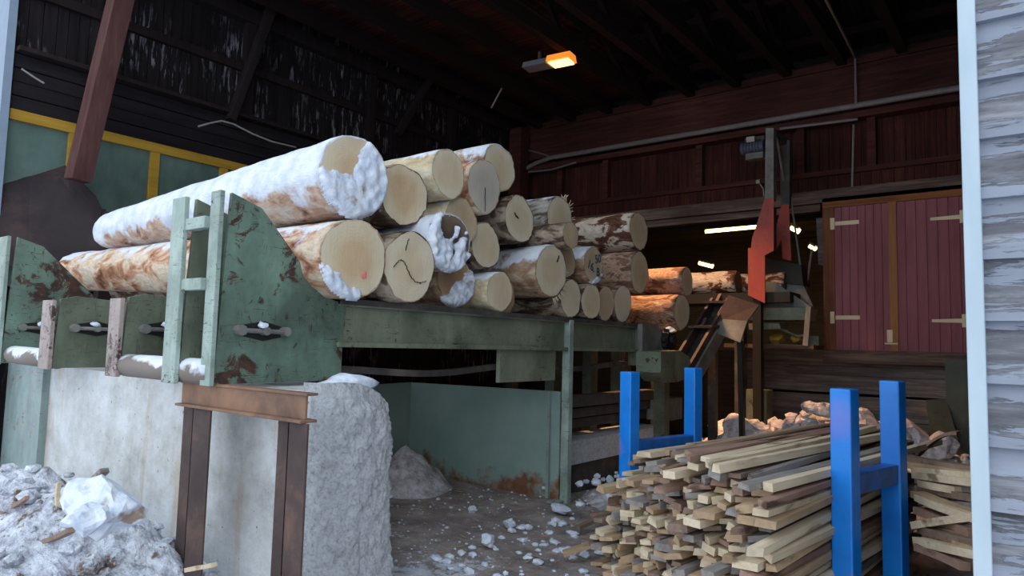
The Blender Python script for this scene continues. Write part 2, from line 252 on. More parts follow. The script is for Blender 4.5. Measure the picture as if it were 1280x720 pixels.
# ------------------------------------------------------------------ mesh helpers
class MB:
    def __init__(s): s.v = []; s.f = []
    def add(s, vs, fs):
        o = len(s.v); s.v += [Vector(p) for p in vs]; s.f += [tuple(i + o for i in q) for q in fs]; return s
    def hexa(s, a, b):  # two quads, same winding
        return s.add(list(a) + list(b), [(3, 2, 1, 0), (4, 5, 6, 7), (0, 1, 5, 4), (1, 2, 6, 5), (2, 3, 7, 6), (3, 0, 4, 7)])
    def box(s, lo, hi):
        (x0, y0, z0), (x1, y1, z1) = lo, hi
        if x0 > x1: x0, x1 = x1, x0
        if y0 > y1: y0, y1 = y1, y0
        if z0 > z1: z0, z1 = z1, z0
        return s.hexa([(x0, y0, z0), (x1, y0, z0), (x1, y1, z0), (x0, y1, z0)], [(x0, y0, z1), (x1, y0, z1), (x1, y1, z1), (x0, y1, z1)])
    def bar(s, a, b, w, h, up=(0, 0, 1)):
        a, b = Vector(a), Vector(b); d = (b - a).normalized(); u = Vector(up)
        if abs(d.dot(u)) > .98: u = Vector((0, 1, 0))
        sd = d.cross(u).normalized() * (w / 2); u2 = sd.cross(d).normalized() * (h / 2)
        q = lambda p: [p - sd - u2, p + sd - u2, p + sd + u2, p - sd + u2]
        return s.hexa(q(a), q(b))
    def prism(s, pts, ext):
        n = len(pts); e = Vector(ext); P = [Vector(p) for p in pts]
        return s.add(P + [p + e for p in P], [tuple(range(n))[::-1], tuple(range(n, 2 * n))] + [(i, (i + 1) % n, (i + 1) % n + n, i + n) for i in range(n)])
    def tube(s, pts, r, n=10, cap=True):
        pts = [Vector(p) for p in pts]; rs = r if isinstance(r, (list, tuple)) else [r] * len(pts); o = len(s.v); u = None
        for i, p in enumerate(pts):
            d = (pts[min(i + 1, len(pts) - 1)] - pts[max(i - 1, 0)]).normalized()
            if u is None: u = d.orthogonal().normalized()
            u = (u - d * u.dot(d)).normalized(); w = d.cross(u)
            for k in range(n):
                t = 2 * math.pi * k / n; s.v.append(p + (u * math.cos(t) + w * math.sin(t)) * rs[i])
        for i in range(len(pts) - 1):
            for k in range(n):
                a, b = o + i * n + k, o + i * n + (k + 1) % n; s.f.append((a, b, b + n, a + n))
        if cap: s.f.append(tuple(range(o + n - 1, o - 1, -1))); s.f.append(tuple(range(len(s.v) - n, len(s.v))))
        return s
    def chunk(s, c, r, seed=0, sub=0, sq=(1, 1, 1)):
        t = (1 + 5 ** .5) / 2
        V = [Vector(p).normalized() for p in [(-1, t, 0), (1, t, 0), (-1, -t, 0), (1, -t, 0), (0, -1, t), (0, 1, t), (0, -1, -t), (0, 1, -t), (t, 0, -1), (t, 0, 1), (-t, 0, -1), (-t, 0, 1)]]
        Fc = [(0, 11, 5), (0, 5, 1), (0, 1, 7), (0, 7, 10), (0, 10, 11), (1, 5, 9), (5, 11, 4), (11, 10, 2), (10, 7, 6), (7, 1, 8), (3, 9, 4), (3, 4, 2), (3, 2, 6), (3, 6, 8), (3, 8, 9), (4, 9, 5), (2, 4, 11), (6, 2, 10), (8, 6, 7), (9, 8, 1)]
        for _ in range(sub):
            cache = {}; NF = []
            def mid(a, b):
                kk = (min(a, b), max(a, b))
                if kk not in cache: V.append((V[a] + V[b]).normalized()); cache[kk] = len(V) - 1
                return cache[kk]
            for a, b, c_ in Fc:
                x, y, z_ = mid(a, b), mid(b, c_), mid(c_, a); NF += [(a, x, z_), (b, y, x), (c_, z_, y), (x, y, z_)]
            Fc = NF
        R_ = Matrix.Rotation(seed * 1.7, 3, Vector((math.sin(seed), math.cos(seed * 2), .4)).normalized())
        P = []
        for p in V:
            q = p * (1 + .55 * noise.noise(p * 1.6 + Vector((seed * 7.1, seed * 3.3, seed)))); q = Vector((max(-.72, min(.72, q.x)), max(-.75, min(.75, q.y)), q.z)); q = R_ @ q
            P.append(Vector(c) + Vector((q.x * r * sq[0], q.y * r * sq[1], q.z * r * sq[2])))
        return s.add(P, Fc)
    def build(s, name, mat, parent=None, smooth=False, bevel=0, origin=None):
        if origin is None:
            if parent is not None: origin = Vector((0, 0, 0)); off = parent.matrix_world.inverted() if False else None
            else:
                xs = [p.x for p in s.v]; ys = [p.y for p in s.v]; zs = [p.z for p in s.v]
                origin = Vector(((min(xs) + max(xs)) / 2, (min(ys) + max(ys)) / 2, min(zs)))
        origin = Vector(origin)
        if parent is not None: origin = WORLD.get(parent.name, Vector((0, 0, 0)))
        me = bpy.data.meshes.new(name); me.from_pydata([p - origin for p in s.v], [], s.f); me.update()
        if smooth:
            for p in me.polygons: p.use_smooth = True
        if mat is not None: me.materials.append(mat)
        o = bpy.data.objects.new(name, me); col.objects.link(o)
        if parent is None: o.location = origin
        else: o.parent = parent
        WORLD[o.name] = origin
        if bevel:
            b = o.modifiers.new('bevel', 'BEVEL'); b.width = bevel; b.segments = 2; b.limit_method = 'ANGLE'
        return o
WORLD = {}
def tag(o, label, cat, group=None, kind=None):
    o['label'] = label; o['category'] = cat
    if group: o['group'] = group
    if kind: o['kind'] = kind
    return o
def root(name, loc, label, cat, group=None):
    o = bpy.data.objects.new(name, None); o.location = loc; col.objects.link(o); WORLD[o.name] = Vector(loc); o.empty_display_size = .1
    return tag(o, label, cat, group)
def struct(name, mb, mat, **k):
    o = mb.build(name, mat, **k); o['kind'] = 'structure'; return o
def lab(o, t): o['label'] = t; return o

# ================================================================== SETTING
XL, YB, YF = -8.9, 11.5, 2.6
# ground grid
def ground_h(x, y):
    return .03 * noise.noise(Vector((x * .8, y * .8, 0))) + .02 * noise.noise(Vector((x * 3, y * 3, 2))) - .02
g = MB(); nx, ny = 120, 120; x0, x1, y0, y1 = -11, 3, -1.5, 12.5
for j in range(ny + 1):
    for i in range(nx + 1):
        x, y = x0 + (x1 - x0) * i / nx, y0 + (y1 - y0) * j / ny; g.v.append(Vector((x, y, ground_h(x, y))))
g.f = [(j * (nx + 1) + i, j * (nx + 1) + i + 1, (j + 1) * (nx + 1) + i + 1, (j + 1) * (nx + 1) + i) for j in range(ny) for i in range(nx)]
g.add([(-60, -60, -.06), (60, -60, -.06), (60, 40, -.06), (-60, 40, -.06)], [(0, 1, 2, 3)])
struct('ground', g, m['ground'], smooth=True, origin=(0, 0, 0))
# left wall: flaking upright boards, a ledge, dark timbers, a green sheet dado with yellow trim
w = MB(); y = 2.46
while y < 11.9:
    ww = random.uniform(.11, .16); w.box((XL - .08, y, 4.5), (XL + random.uniform(-.01, .02), y + ww - .008, 6.6)); y += ww
w.box((XL - .14, 2.46, 0), (XL - .09, 11.9, 6.7))
wl = struct('wall_left', w, m['leftboards'], origin=(0, 0, 0))
w = MB()
for i in range(4): w.box((XL - .08, 2.46, 3.93 + i * .155), (XL + .07 + .015 * (i % 2), 11.6, 3.93 + i * .155 + .145))
struct('wall_left_timbers', w, m['blacklogs'], origin=(0, 0, 0))
w = MB(); w.box((XL - .08, 2.46, 4.55), (XL + .22, 11.6, 4.6)); w.box((XL - .02, 2.46, 5.25), (XL + .07, 11.5, 5.36)); w.box((XL - .02, 2.46, 5.95), (XL + .16, 11.5, 6.15))
for yy in (5.15, 7.4, 9.4): w.box((XL - .02, yy, 4.55), (XL + .12, yy + .14, 6.1))
struct('trim_3', w, m['greybrace'], origin=(0, 0, 0))
w = MB(); w.box((XL - .06, 2.46, 2.0), (XL + .03, 11.5, 3.82)); struct('wall_left_sheeting', w, m['greensheet'], origin=(0, 0, 0))
w = MB(); w.box((XL + .02, 2.46, 3.81), (XL + .08, 9.5, 3.925))
for px in (91, 194, 281):
    p = at_x(px, 195, XL + .06); w.box((XL + .02, p.y - .055, 2.0), (XL + .07, p.y + .055, 3.82))
struct('trim_4', w, m['yellow'], origin=(0, 0, 0))
# jamb at the left edge of the opening
ja = at_y(18, 0, 2.4).x
w = MB(); w.box((ja - 3.5, 2.36, 0), (ja, 2.44, 9)); struct('trim_2', w, m['jambpaint'], origin=(0, 0, 0))
# unseen front wall above the opening, its height set to regulate skylight
w = MB(); w.box((-12, 2.45, 6.3), (-5.8, 2.58, 9.2)); w.box((-5.8, 2.45, 7.9), (-.2, 2.58, 9.2)); struct('wall_front_unseen', w, m['clap'], origin=(0, 0, 0))
# right facade in weathered clapboard
w = MB()
for i in range(44):
    z0 = -.1 + i * .19
    w.hexa([(-.145, YF - .035, z0), (4.5, YF - .035, z0), (4.5, YF + .03, z0), (-.145, YF + .03, z0)], [(-.145, YF - .006, z0 + .2), (4.5, YF - .006, z0 + .2), (4.5, YF + .03, z0 + .2), (-.145, YF + .03, z0 + .2)])
struct('wall_right', w, m['clap'], origin=(0, 0, 0))
w = MB(); w.box((-.19, YF - .055, -.1), (-.143, YF + .10, 8.5)); struct('trim_1', w, m['trimpaint'], origin=(0, 0, 0), bevel=.004)
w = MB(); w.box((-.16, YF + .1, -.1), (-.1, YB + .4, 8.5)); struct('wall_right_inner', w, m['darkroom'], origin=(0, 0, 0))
# back wall
w = MB(); x = -9.0
w.box((-9, YB, 5.42), (-.1, YB + .06, 6.06)); w.box((-9, YB - .05, 5.98), (-.1, YB + .1, 6.1)); w.box((-9, YB - .04, 5.36), (-.1, YB + .06, 5.44))
w.box((-9, YB - .02, 5.14), (-.1, YB + .3, 5.24))
struct('wall_back_fascia', w, m['redfascia'], origin=(0, 0, 0))
w = MB()
while x < -.1:
    ww = random.uniform(.12, .17); w.box((x, YB + .22, 4.0), (x + ww - .006, YB + .26 + random.uniform(0, .01), 5.4))
    w.box((x, YB + .1 , 4.02), (x + ww - .006, YB + .13, 4.32 + random.uniform(-.02, .01))); x += ww
w.box((-9, YB + .27, 3.75), (-.1, YB + .33, 6.1))
struct('wall_back', w, m['redboards'], origin=(0, 0, 0))
w = MB(); w.box((-9, YB + .05, 4.3), (-.1, YB + .2, 4.38))
for px in (700, 757, 874, 1001, 1090):
    p = at_y(px, 210, YB + .1); w.box((p.x - .06, YB + .08, 4.3), (p.x + .06, YB + .24, 5.2))
struct('trim_5', w, m['redfascia'], origin=(0, 0, 0))
w = MB(); w.bar((-9, YB + .05, 3.93), (-.1, YB + .05, 3.95), .28, .2); w.bar((-9, YB + .1, 3.78), (-2.75, YB + .1, 3.8), .2, .14)
struct('beam_1', w, m['oldbeam'], origin=(0, 0, 0))
# lower boarding under the hatch, with gaps
w = MB()
for i, (za, zb, xa) in enumerate([(-.1, .3, -3.9), (.31, .52, -3.8), (.53, .86, -3.8), (.9, 1.16, -3.7), (1.165, 1.3, -3.8), (1.305, 1.54, -3.7)]):
    w.box((xa, YB - .02 + .02 * (i % 2), za), (-.2, YB + .05, zb))
struct('wall_back_lower', w, m['greyboards'], origin=(0, 0, 0))
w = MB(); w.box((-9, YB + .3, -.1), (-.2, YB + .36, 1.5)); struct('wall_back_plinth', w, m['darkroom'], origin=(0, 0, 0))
# dim room behind the opening
w = MB(); w.box((-9, YB + .36, 1.3), (-.2, 18, 1.4)); struct('floor_back_room', w, m['backroom'], origin=(0, 0, 0))
w = MB(); w.box((-9.1, 18, 1.3), (-.1, 18.1, 4.6)); w.box((-9.1, 11.7, 1.3), (-9, 18, 4.6)); w.box((-.2, 11.9, 1.3), (-.1, 18, 4.6)); struct('wall_back_room', w, m['backroom'], origin=(0, 0, 0))
w = MB(); w.box((-9.1, 11.8, 4.5), (-.1, 18.1, 4.6))
for i in range(7): w.box((-9, 12.2 + i * .9, 4.3), (-.2, 12.32 + i * .9, 4.5))
struct('ceiling_back_room', w, m['backroom'], origin=(0, 0, 0))
# roof: joists, board deck, corrugated sheets with rafters
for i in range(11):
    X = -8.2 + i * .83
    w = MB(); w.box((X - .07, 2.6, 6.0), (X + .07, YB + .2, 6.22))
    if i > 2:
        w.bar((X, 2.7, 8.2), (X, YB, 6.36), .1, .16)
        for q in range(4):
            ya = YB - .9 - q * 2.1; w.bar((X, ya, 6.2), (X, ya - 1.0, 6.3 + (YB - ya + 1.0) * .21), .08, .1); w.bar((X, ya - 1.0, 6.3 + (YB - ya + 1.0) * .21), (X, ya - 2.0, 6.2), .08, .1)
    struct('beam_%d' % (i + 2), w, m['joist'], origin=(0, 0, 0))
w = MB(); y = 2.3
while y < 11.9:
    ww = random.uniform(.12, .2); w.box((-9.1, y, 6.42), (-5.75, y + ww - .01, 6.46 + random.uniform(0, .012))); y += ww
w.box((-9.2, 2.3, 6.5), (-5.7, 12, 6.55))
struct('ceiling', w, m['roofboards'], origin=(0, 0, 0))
w = MB(); n = 0; X = -5.9; pts = []
while X < 0.0:
    pts.append((X, .028 * (n % 4 in (1, 2)))); n += 1; X += .045
o_ = len(w.v)
for yy, zz_ in ((2.3, 8.5), (12.0, 6.45)):
    for px_, dz in pts: w.v.append(Vector((px_, yy, zz_ - dz)))
L_ = len(pts); w.f = [(i, i + 1, i + 1 + L_, i + L_) for i in range(L_ - 1)]
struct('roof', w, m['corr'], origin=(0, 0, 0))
w = MB()
for i in range(8): yy = 3.2 + i * 1.15; w.box((-5.8, yy, 8.42 - (yy - 2.3) * .2113 - .14), (-.15, yy + .09, 8.42 - (yy - 2.3) * .2113 - .02))
struct('trim_6', w, m['joist'], origin=(0, 0, 0))
w = MB(); w.box((-5.85, 2.3, 6.4), (-5.8, 12, 8.6)); w.box((-9.2, 12.0, 3.7), (0, 12.1, 8.6)); struct('wall_gable_seal', w, m['darkroom'], origin=(0, 0, 0))  # side panel added to close the roof gap against light leaks
# corner post
w = MB(); w.box((-8.75, 11.15, 0), (-8.45, 11.45, 6.0)); struct('beam_14', w, m['redfascia'], origin=(0, 0, 0))
# braces
def brace(a, b, wd, th, mat, label):
    o = MB().bar(a, b, wd, th, (1, 0, 0)).build('diagonal_brace', m[mat], bevel=.006); tag(o, label, 'brace', 'timber braces along the left wall')
pa, pb = at_x(165, -60, XL + .85), at_x(97, 226, XL + .55)
brace(pb, pa, .2, .24, 'brace', 'thick reddish brown timber brace leaning up from the rusty steel hood')
brace(at_x(288, 150, XL + .2), at_x(345, -4, XL + .42), .1, .14, 'greybrace', 'thin grey brace slanting up the left wall near the picture top')
brace(at_x(497, 168, XL + .15), at_x(549, 78, XL + .6), .1, .12, 'greybrace', 'short brown brace above the pale logs near the far corner')

# ================================================================== LOGS
TAU = math.pi * 2
def log(X, Y, Z, r, L, bk, end, label, taper=.86, yaw=0, dz=0, seed=0, group='logs piled on the green deck', bend=.02, chip=None, dome=0.0):
    """log with its sawn end at (X,Y,Z), running toward -X"""
    rnd = random.Random(seed); ph = [rnd.uniform(0, TAU) for _ in range(4)]
    rf = lambda t: 1 + .035 * math.sin(2 * t + ph[0]) + .02 * math.sin(3 * t + ph[1]) + .012 * math.sin(5 * t + ph[2])
    NA, NL = 44, 56; mb = MB(); ty = math.tan(rad(yaw))
    for i in range(NL + 1):
        s = i / NL; x = -L * s; rr = r * (1 - (1 - taper) * s)
        if i == 0: rr *= .985
        if s > .985: rr *= .9
        cy = bend * math.sin(s * math.pi) + ty * -x; cz = dz * s
        for a in range(NA):
            t = TAU * a / NA; q = rr * rf(t) * (1 + .05 * noise.noise(Vector((x * 2.2, math.cos(t) * 2.2, math.sin(t) * 2.2 + seed))) + .035 * noise.noise(Vector((x * 7, math.cos(t) * 6, math.sin(t) * 6 + seed))))
            mb.v.append(Vector((x, cy + q * math.cos(t), cz + q * math.sin(t))))
    for i in range(NL):
        for a in range(NA):
            p, q = i * NA + a, i * NA + (a + 1) % NA; mb.f.append((p, p + NA, q + NA, q))
    mb.f.append(tuple(range(NL * NA, NL * NA + NA)))
    # bark lip turned in at the sawn end
    o2 = len(mb.v)
    for a in range(NA):
        p = mb.v[a]; q_ = .95 + rnd.uniform(-.022, .02); mb.v.append(Vector((-.004, p.y * q_, p.z * q_)))
    for a in range(NA): mb.f.append((a, (a + 1) % NA, o2 + (a + 1) % NA, o2 + a))
    lip = [mb.v[o2 + a].copy() for a in range(NA)]
    o = mb.build('birch_log', m[bk], smooth=True, origin=(0, 0, 0)); o.location = (X, Y, Z); WORLD[o.name] = Vector((0, 0, 0))
    tag(o, label, 'log', group)
    fc = MB(); NR = 8; fc.v.append(Vector((dome, 0, 0)))
    for q in range(1, NR + 1):
        for a in range(NA):
            p = lip[a]; s = q / NR; fc.v.append(Vector((dome * (1 - s * s) + .004 * noise.noise(Vector((p.y * s * 9, p.z * s * 9, seed))), p.y * s * 1.01, p.z * s * 1.01)))
    for a in range(NA): fc.f.append((0, 1 + a, 1 + (a + 1) % NA))
    for q in range(NR - 1):
        for a in range(NA): b = 1 + q * NA; fc.f.append((b + a, b + a + NA, b + (a + 1) % NA + NA, b + (a + 1) % NA))
    fo = fc.build('cut_end', m[end], o, smooth=True)
    return o, r, seed
def crust(lg, fn, label, thick=.05, name='snow_crust', mat='snow', n=46):
    """frozen snow stuck over part of a sawn end; fn(u,v)->coverage, u toward camera-right (+Y), v up"""
    o, r, seed = lg; mb = MB(); idx = {}
    def cov(u, v):
        return min(fn(u, v) + .22 * noise.noise(Vector((u * 3.5, v * 3.5, seed))) + .1 * noise.noise(Vector((u * 9, v * 9, seed))), (1.0 - math.hypot(u, v)) * 5)
    for j in range(n + 1):
        for i in range(n + 1):
            u, v = -1.03 + 2.06 * i / n, -1.03 + 2.06 * j / n; c = cov(u, v)
            h = -.012 if c < 0 else thick * min(1, c * 2.2) ** .5 * (1 + .5 * noise.noise(Vector((u * 5, v * 5, seed + 3)))) + .006
            idx[i, j] = (len(mb.v), c); mb.v.append(Vector((h, u * r, v * r)))
    for j in range(n):
        for i in range(n):
            q = [idx[i, j], idx[i + 1, j], idx[i + 1, j + 1], idx[i, j + 1]]
            if max(c for _, c in q) > 0: mb.f.append(tuple(k_ for k_, _ in q))
    lab(mb.build(name, m[mat], o, smooth=True), label)
T_ = [  # X, Y, Z, r, bark, end, label
 (1, -3.53, 2.904, 2.033, .268, 'bark_flake', 'end_tan', 'thick pale log leftmost in the bottom row, pink dot on its cut end'),
 (2, -3.56, 3.426, 2.037, .258, 'bark_brown', 'end_cream', 'bottom row log with a curved dark crack across its cut end'),
 (3, -3.66, 2.977, 2.608, .285, 'bark_snow', 'end_tan', 'big snow-covered log on top at the left, its end caked in snow'),
 (4, -3.72, 3.50, 2.584, .236, 'bark_brown', 'end_tan', 'log with tan-stained cut end, right of the snow-caked log'),
 (5, -3.72, 3.969, 2.845, .195, 'bark_pale', 'end_cream', 'smooth pale-barked log on top, left of the grey-ended log'),
 (6, -3.77, 4.471, 2.849, .23, 'bark_flake', 'end_grey', 'log with a smooth grey cut end, leaning in front of the highest log'),
 (7, -3.91, 4.846, 3.112, .227, 'bark_snow2', 'end_cream', 'highest log in the pile, snow along its bark'),
 (8, -3.58, 3.853, 2.274, .232, 'bark_snow', 'end_hollow_shade', 'log with a dark broken end packed with snow, second row from the deck'),
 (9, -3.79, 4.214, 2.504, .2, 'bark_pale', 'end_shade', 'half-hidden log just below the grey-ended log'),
 (10, -3.83, 4.587, 2.355, .2, 'bark_brown', 'end_cream', 'round pale-ended log right of the broken snow-packed log'),
 (11, -3.86, 5.104, 2.674, .226, 'bark_brown', 'end_cream', 'brown-barked log with a small dark nick in its broad cut end'),
 (12, -3.9, 5.847, 2.797, .236, 'bark_greybirch', 'end_cream', 'grey birch log with frayed splinters round its cut end'),
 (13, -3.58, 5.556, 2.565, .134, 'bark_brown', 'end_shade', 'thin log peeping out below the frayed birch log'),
 (14, -3.68, 5.385, 2.206, .258, 'bark_snow2', 'end_cream', 'large snowy-barked log with a dark split near the top of its cut end'),
 (15, -3.48, 5.08, 2.50, .075, 'bark_brown', 'end_shade', ''),
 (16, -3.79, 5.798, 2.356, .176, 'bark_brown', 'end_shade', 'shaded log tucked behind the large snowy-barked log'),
 (17, -3.84, 4.211, 2.008, .212, 'bark_snow2', 'end_brown', 'bottom row log with brown end half covered in snow'),
 (18, -3.72, 4.662, 1.956, .176, 'bark_pale', 'end_cream', 'small round bottom row log in front of the large snowy-barked log'),
 (19, -3.95, 5.02, 1.95, .165, 'bark_brown', 'end_brown', 'dark recessed bottom row log below the large snowy-barked log'),
 (20, -3.72, 5.795, 1.975, .19, 'bark_brown', 'end_pale', 'bottom row log above the upright post of the deck'),
 (21, -3.72, 6.183, 1.969, .192, 'bark_brown', 'end_cream', 'bottom row log under the log with written numbers'),
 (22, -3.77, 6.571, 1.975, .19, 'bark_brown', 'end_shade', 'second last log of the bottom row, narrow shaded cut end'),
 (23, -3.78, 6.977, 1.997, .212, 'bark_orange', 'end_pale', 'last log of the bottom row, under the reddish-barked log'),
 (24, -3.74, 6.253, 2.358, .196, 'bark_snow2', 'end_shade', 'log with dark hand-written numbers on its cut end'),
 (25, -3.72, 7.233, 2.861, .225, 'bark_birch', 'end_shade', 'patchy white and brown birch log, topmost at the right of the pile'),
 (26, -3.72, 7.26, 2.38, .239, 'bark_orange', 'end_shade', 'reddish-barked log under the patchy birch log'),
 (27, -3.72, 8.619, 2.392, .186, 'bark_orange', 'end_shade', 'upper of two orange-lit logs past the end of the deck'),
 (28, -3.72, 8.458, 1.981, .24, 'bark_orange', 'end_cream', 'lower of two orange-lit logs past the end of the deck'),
 (29, -3.72, 10.552, 2.549, .173, 'bark_birch', 'end_in_shade', 'far log on the saw bed with a dark shaded cut end'),
]
LG = {}
for n, X, Y, Z, r, bk, en, lb in T_:
    if n == 15: continue
    rr = random.Random(n)
    kw = dict(L=rr.uniform(4.2, 4.5), taper=.9, yaw=rr.uniform(-.6, .6), seed=n)
    if n == 1: e = at_y(100, 340, 3.0); kw = dict(L=X - e.x, taper=.74, yaw=0.6, dz=e.z - Z, seed=n)
    if n == 3: e = at_y(140, 293, 3.0); kw = dict(L=X - e.x, taper=.68, yaw=0.4, dz=e.z - Z + .02, seed=n, bend=0)
    if n >= 27: kw['group'] = 'logs past the end of the deck'
    if n == 27: kw['taper'] = .8
    LG[n] = log(X, Y, Z, r, bk=bk, end=en, label=lb, **kw)
LG[30] = log(-3.1, 10.93, 2.56, .17, 3.5, 'bark_birch', 'end_in_shade', 'far log behind the red guide plates on the saw bed', seed=31, group='logs past the end of the deck')
crust(LG[3], lambda u, v: max(-v * 1.6 + .02, (u - (-.05 + .42 * v)) * 1.5), 'snow frozen over the lower and right part of the cut end', .035)
crust(LG[1], lambda u, v: -.55 * u - .95 * v - .72, 'snow caught on the lower left edge', .03)
crust(LG[17], lambda u, v: .75 * u - .9 * v - .12, 'snow over the lower right half', .05)
crust(LG[8], lambda u, v: .16 - .25 * u - .3 * v + .5 * noise.noise(Vector((u * 2.6, v * 2.6, 4))) - (.45 if (u + .15) ** 2 + (v - .45) ** 2 < .16 else 0), 'snow packed into the broken end', .045)
crust(LG[24], lambda u, v: .3 * u - 1.0 * v - .82, 'snow at the lower right of the end', .015)
def on_end(lg, pts, w, name, mat, label):
    o, r, sd = lg; mb = MB()
    fine = []
    for a, b in zip(pts[:-1], pts[1:]):
        for q in range(5): t = q / 5; fine.append((a[0] + (b[0] - a[0]) * t + random.uniform(-.022, .022), a[1] + (b[1] - a[1]) * t + random.uniform(-.022, .022)))
    pts = fine + [pts[-1]]
    for a, b in zip(pts[:-1], pts[1:]):
        A, B = Vector((.008, a[0] * r, a[1] * r)), Vector((.008, b[0] * r, b[1] * r)); mb.bar(A, B, w, .006, (1, 0, 0))
    lab(mb.build(name, m[mat], o), label)
on_end(LG[2], [(-.62, -.1), (-.5, .05), (-.36, .14), (-.22, .1), (-.1, -.12), (.06, -.3), (.2, -.4), (.4, -.44), (.62, -.34)], .0035, 'crack', 'black', 'curved dark crack')
on_end(LG[2], [(-.22, .42), (-.14, .6), (-.1, .76)], .003, 'crack', 'black', 'short dark crack near the top')
on_end(LG[11], [(-.42, .2), (-.28, .08), (-.12, .02)], .010, 'nick', 'black', 'small dark nick')
on_end(LG[14], [(.3, .35), (.42, .62)], .012, 'crack', 'black', 'dark split')
on_end(LG[6], [(.0, -.05), (.04, -.95)], .002, 'crack', 'black', 'fine crack running down')
mb = MB(); mb.chunk((.004, .3 * .268, -.38 * .268), .026, 3, 1, (.15, 1, 1.2)); lab(mb.build('paint_dot', m['pink'], LG[1][0]), 'pink spray dot')
o, r, sd = LG[12]; mb = MB()
for i in range(46):
    t = rad(random.uniform(-55, 80)); a = Vector((-.01, math.cos(t) * r, math.sin(t) * r)); l = random.uniform(.02, .075)
    mb.tube([a, a + Vector((random.uniform(-.01, .03), math.cos(t) * l + random.uniform(-.02, .02), math.sin(t) * l + random.uniform(-.02, .02)))], [.006, .002], 4)
lab(mb.build('frayed_splinters', m['w_pale'], o), 'pale splinters standing out round the edge')
o, r, sd = LG[14]; mb = MB()
for i in range(26):
    t = rad(random.uniform(-80, 10)); a = Vector((-.01, math.cos(t) * r, math.sin(t) * r)); l = random.uniform(.015, .06)
    mb.tube([a, a + Vector((random.uniform(-.01, .03), math.cos(t) * l + random.uniform(-.02, .02), math.sin(t) * l - .01))], [.006, .002], 4)
lab(mb.build('frayed_splinters', m['w_pale'], o), 'short splinters at the lower edge')
def writing(lg, text, y, z, size, rot, label):
    cu = bpy.data.curves.new('writing', 'FONT'); cu.body = text; cu.size = size; cu.extrude = .001; cu.offset = .002; cu.align_x = 'CENTER'; cu.align_y = 'CENTER'
    t_ = bpy.data.objects.new('writing', cu); col.objects.link(t_); bpy.context.view_layer.update()
    me = bpy.data.meshes.new_from_object(t_.evaluated_get(bpy.context.evaluated_depsgraph_get())); bpy.data.objects.remove(t_); me.materials.clear(); me.materials.append(m['ink'])
    o = bpy.data.objects.new('hand_writing', me); col.objects.link(o); o.parent = lg[0]
    o.matrix_local = Matrix.Translation((.012, y, z)) @ Matrix.Rotation(rad(rot), 4, 'X') @ Matrix(((0, 0, 1, 0), (1, 0, 0, 0), (0, 1, 0, 0), (0, 0, 0, 1)))
    lab(o, label)
writing(LG[24], '16.', -.065, -.02, .125, -18, 'number 16 in dark ink')
writing(LG[24], '50', .07, .07, .125, 12, 'number 50 in dark ink')
writing(LG[24], 'B', .075, -.07, .125, 0, 'letter B in dark ink')
# the snow ridge on the big log
# ================================================================== LOG DECK
RX = -3.73
deck = root('log_deck', (RX, 3.0, 0), 'green steel log deck carrying the log pile, upright stop plates at its left end', 'log deck')
def ibeam(x, ya, yb, zt, mat, name='deck_beam'):
    b = MB(); b.box((x - .14, ya, zt - .045), (x + .02, yb, zt)); b.box((x - .05, ya, zt - .29), (x - .03, yb, zt - .04)); b.box((x - .14, ya, zt - .32), (x + .02, yb, zt - .285)); return b.build(name, m[mat], deck, bevel=.004)
ibeam(RX, 2.95, 7.42, 1.776, 'railgreen')
b = MB(); b.box((RX - .15, 2.95, 1.742), (RX + .028, 7.45, 1.782)); lab(b.build('skid_rail', m['darksteel'], deck), 'dark worn skid rail on top of the beam')
for x in (-4.75, -5.95, -6.95): ibeam(x, 2.9, 7.4, 1.776, 'moss')
b = MB(); b.box((RX - .05, 5.75, -.05), (RX + .035, 5.82, 1.76)); b.box((RX - .1, 5.60, 0), (RX + .005, 5.74, .02)); lab(b.build('post', m['mint'], deck, bevel=.004), 'pale green upright post')
b = MB(); b.box((RX - .12, 7.25, 1.3), (RX + .05, 7.42, 1.75)); b.build('end_bracket', m['moss'], deck)
p0, p1 = at_x(625, 440, RX - .02), at_x(694, 474, RX - .02)
b = MB(); b.box((RX - .06, p0.y, p1.z - .01), (RX - .02, p1.y, 1.47)); b.build('bracket_plate', m['railgreen'], deck, bevel=.004)
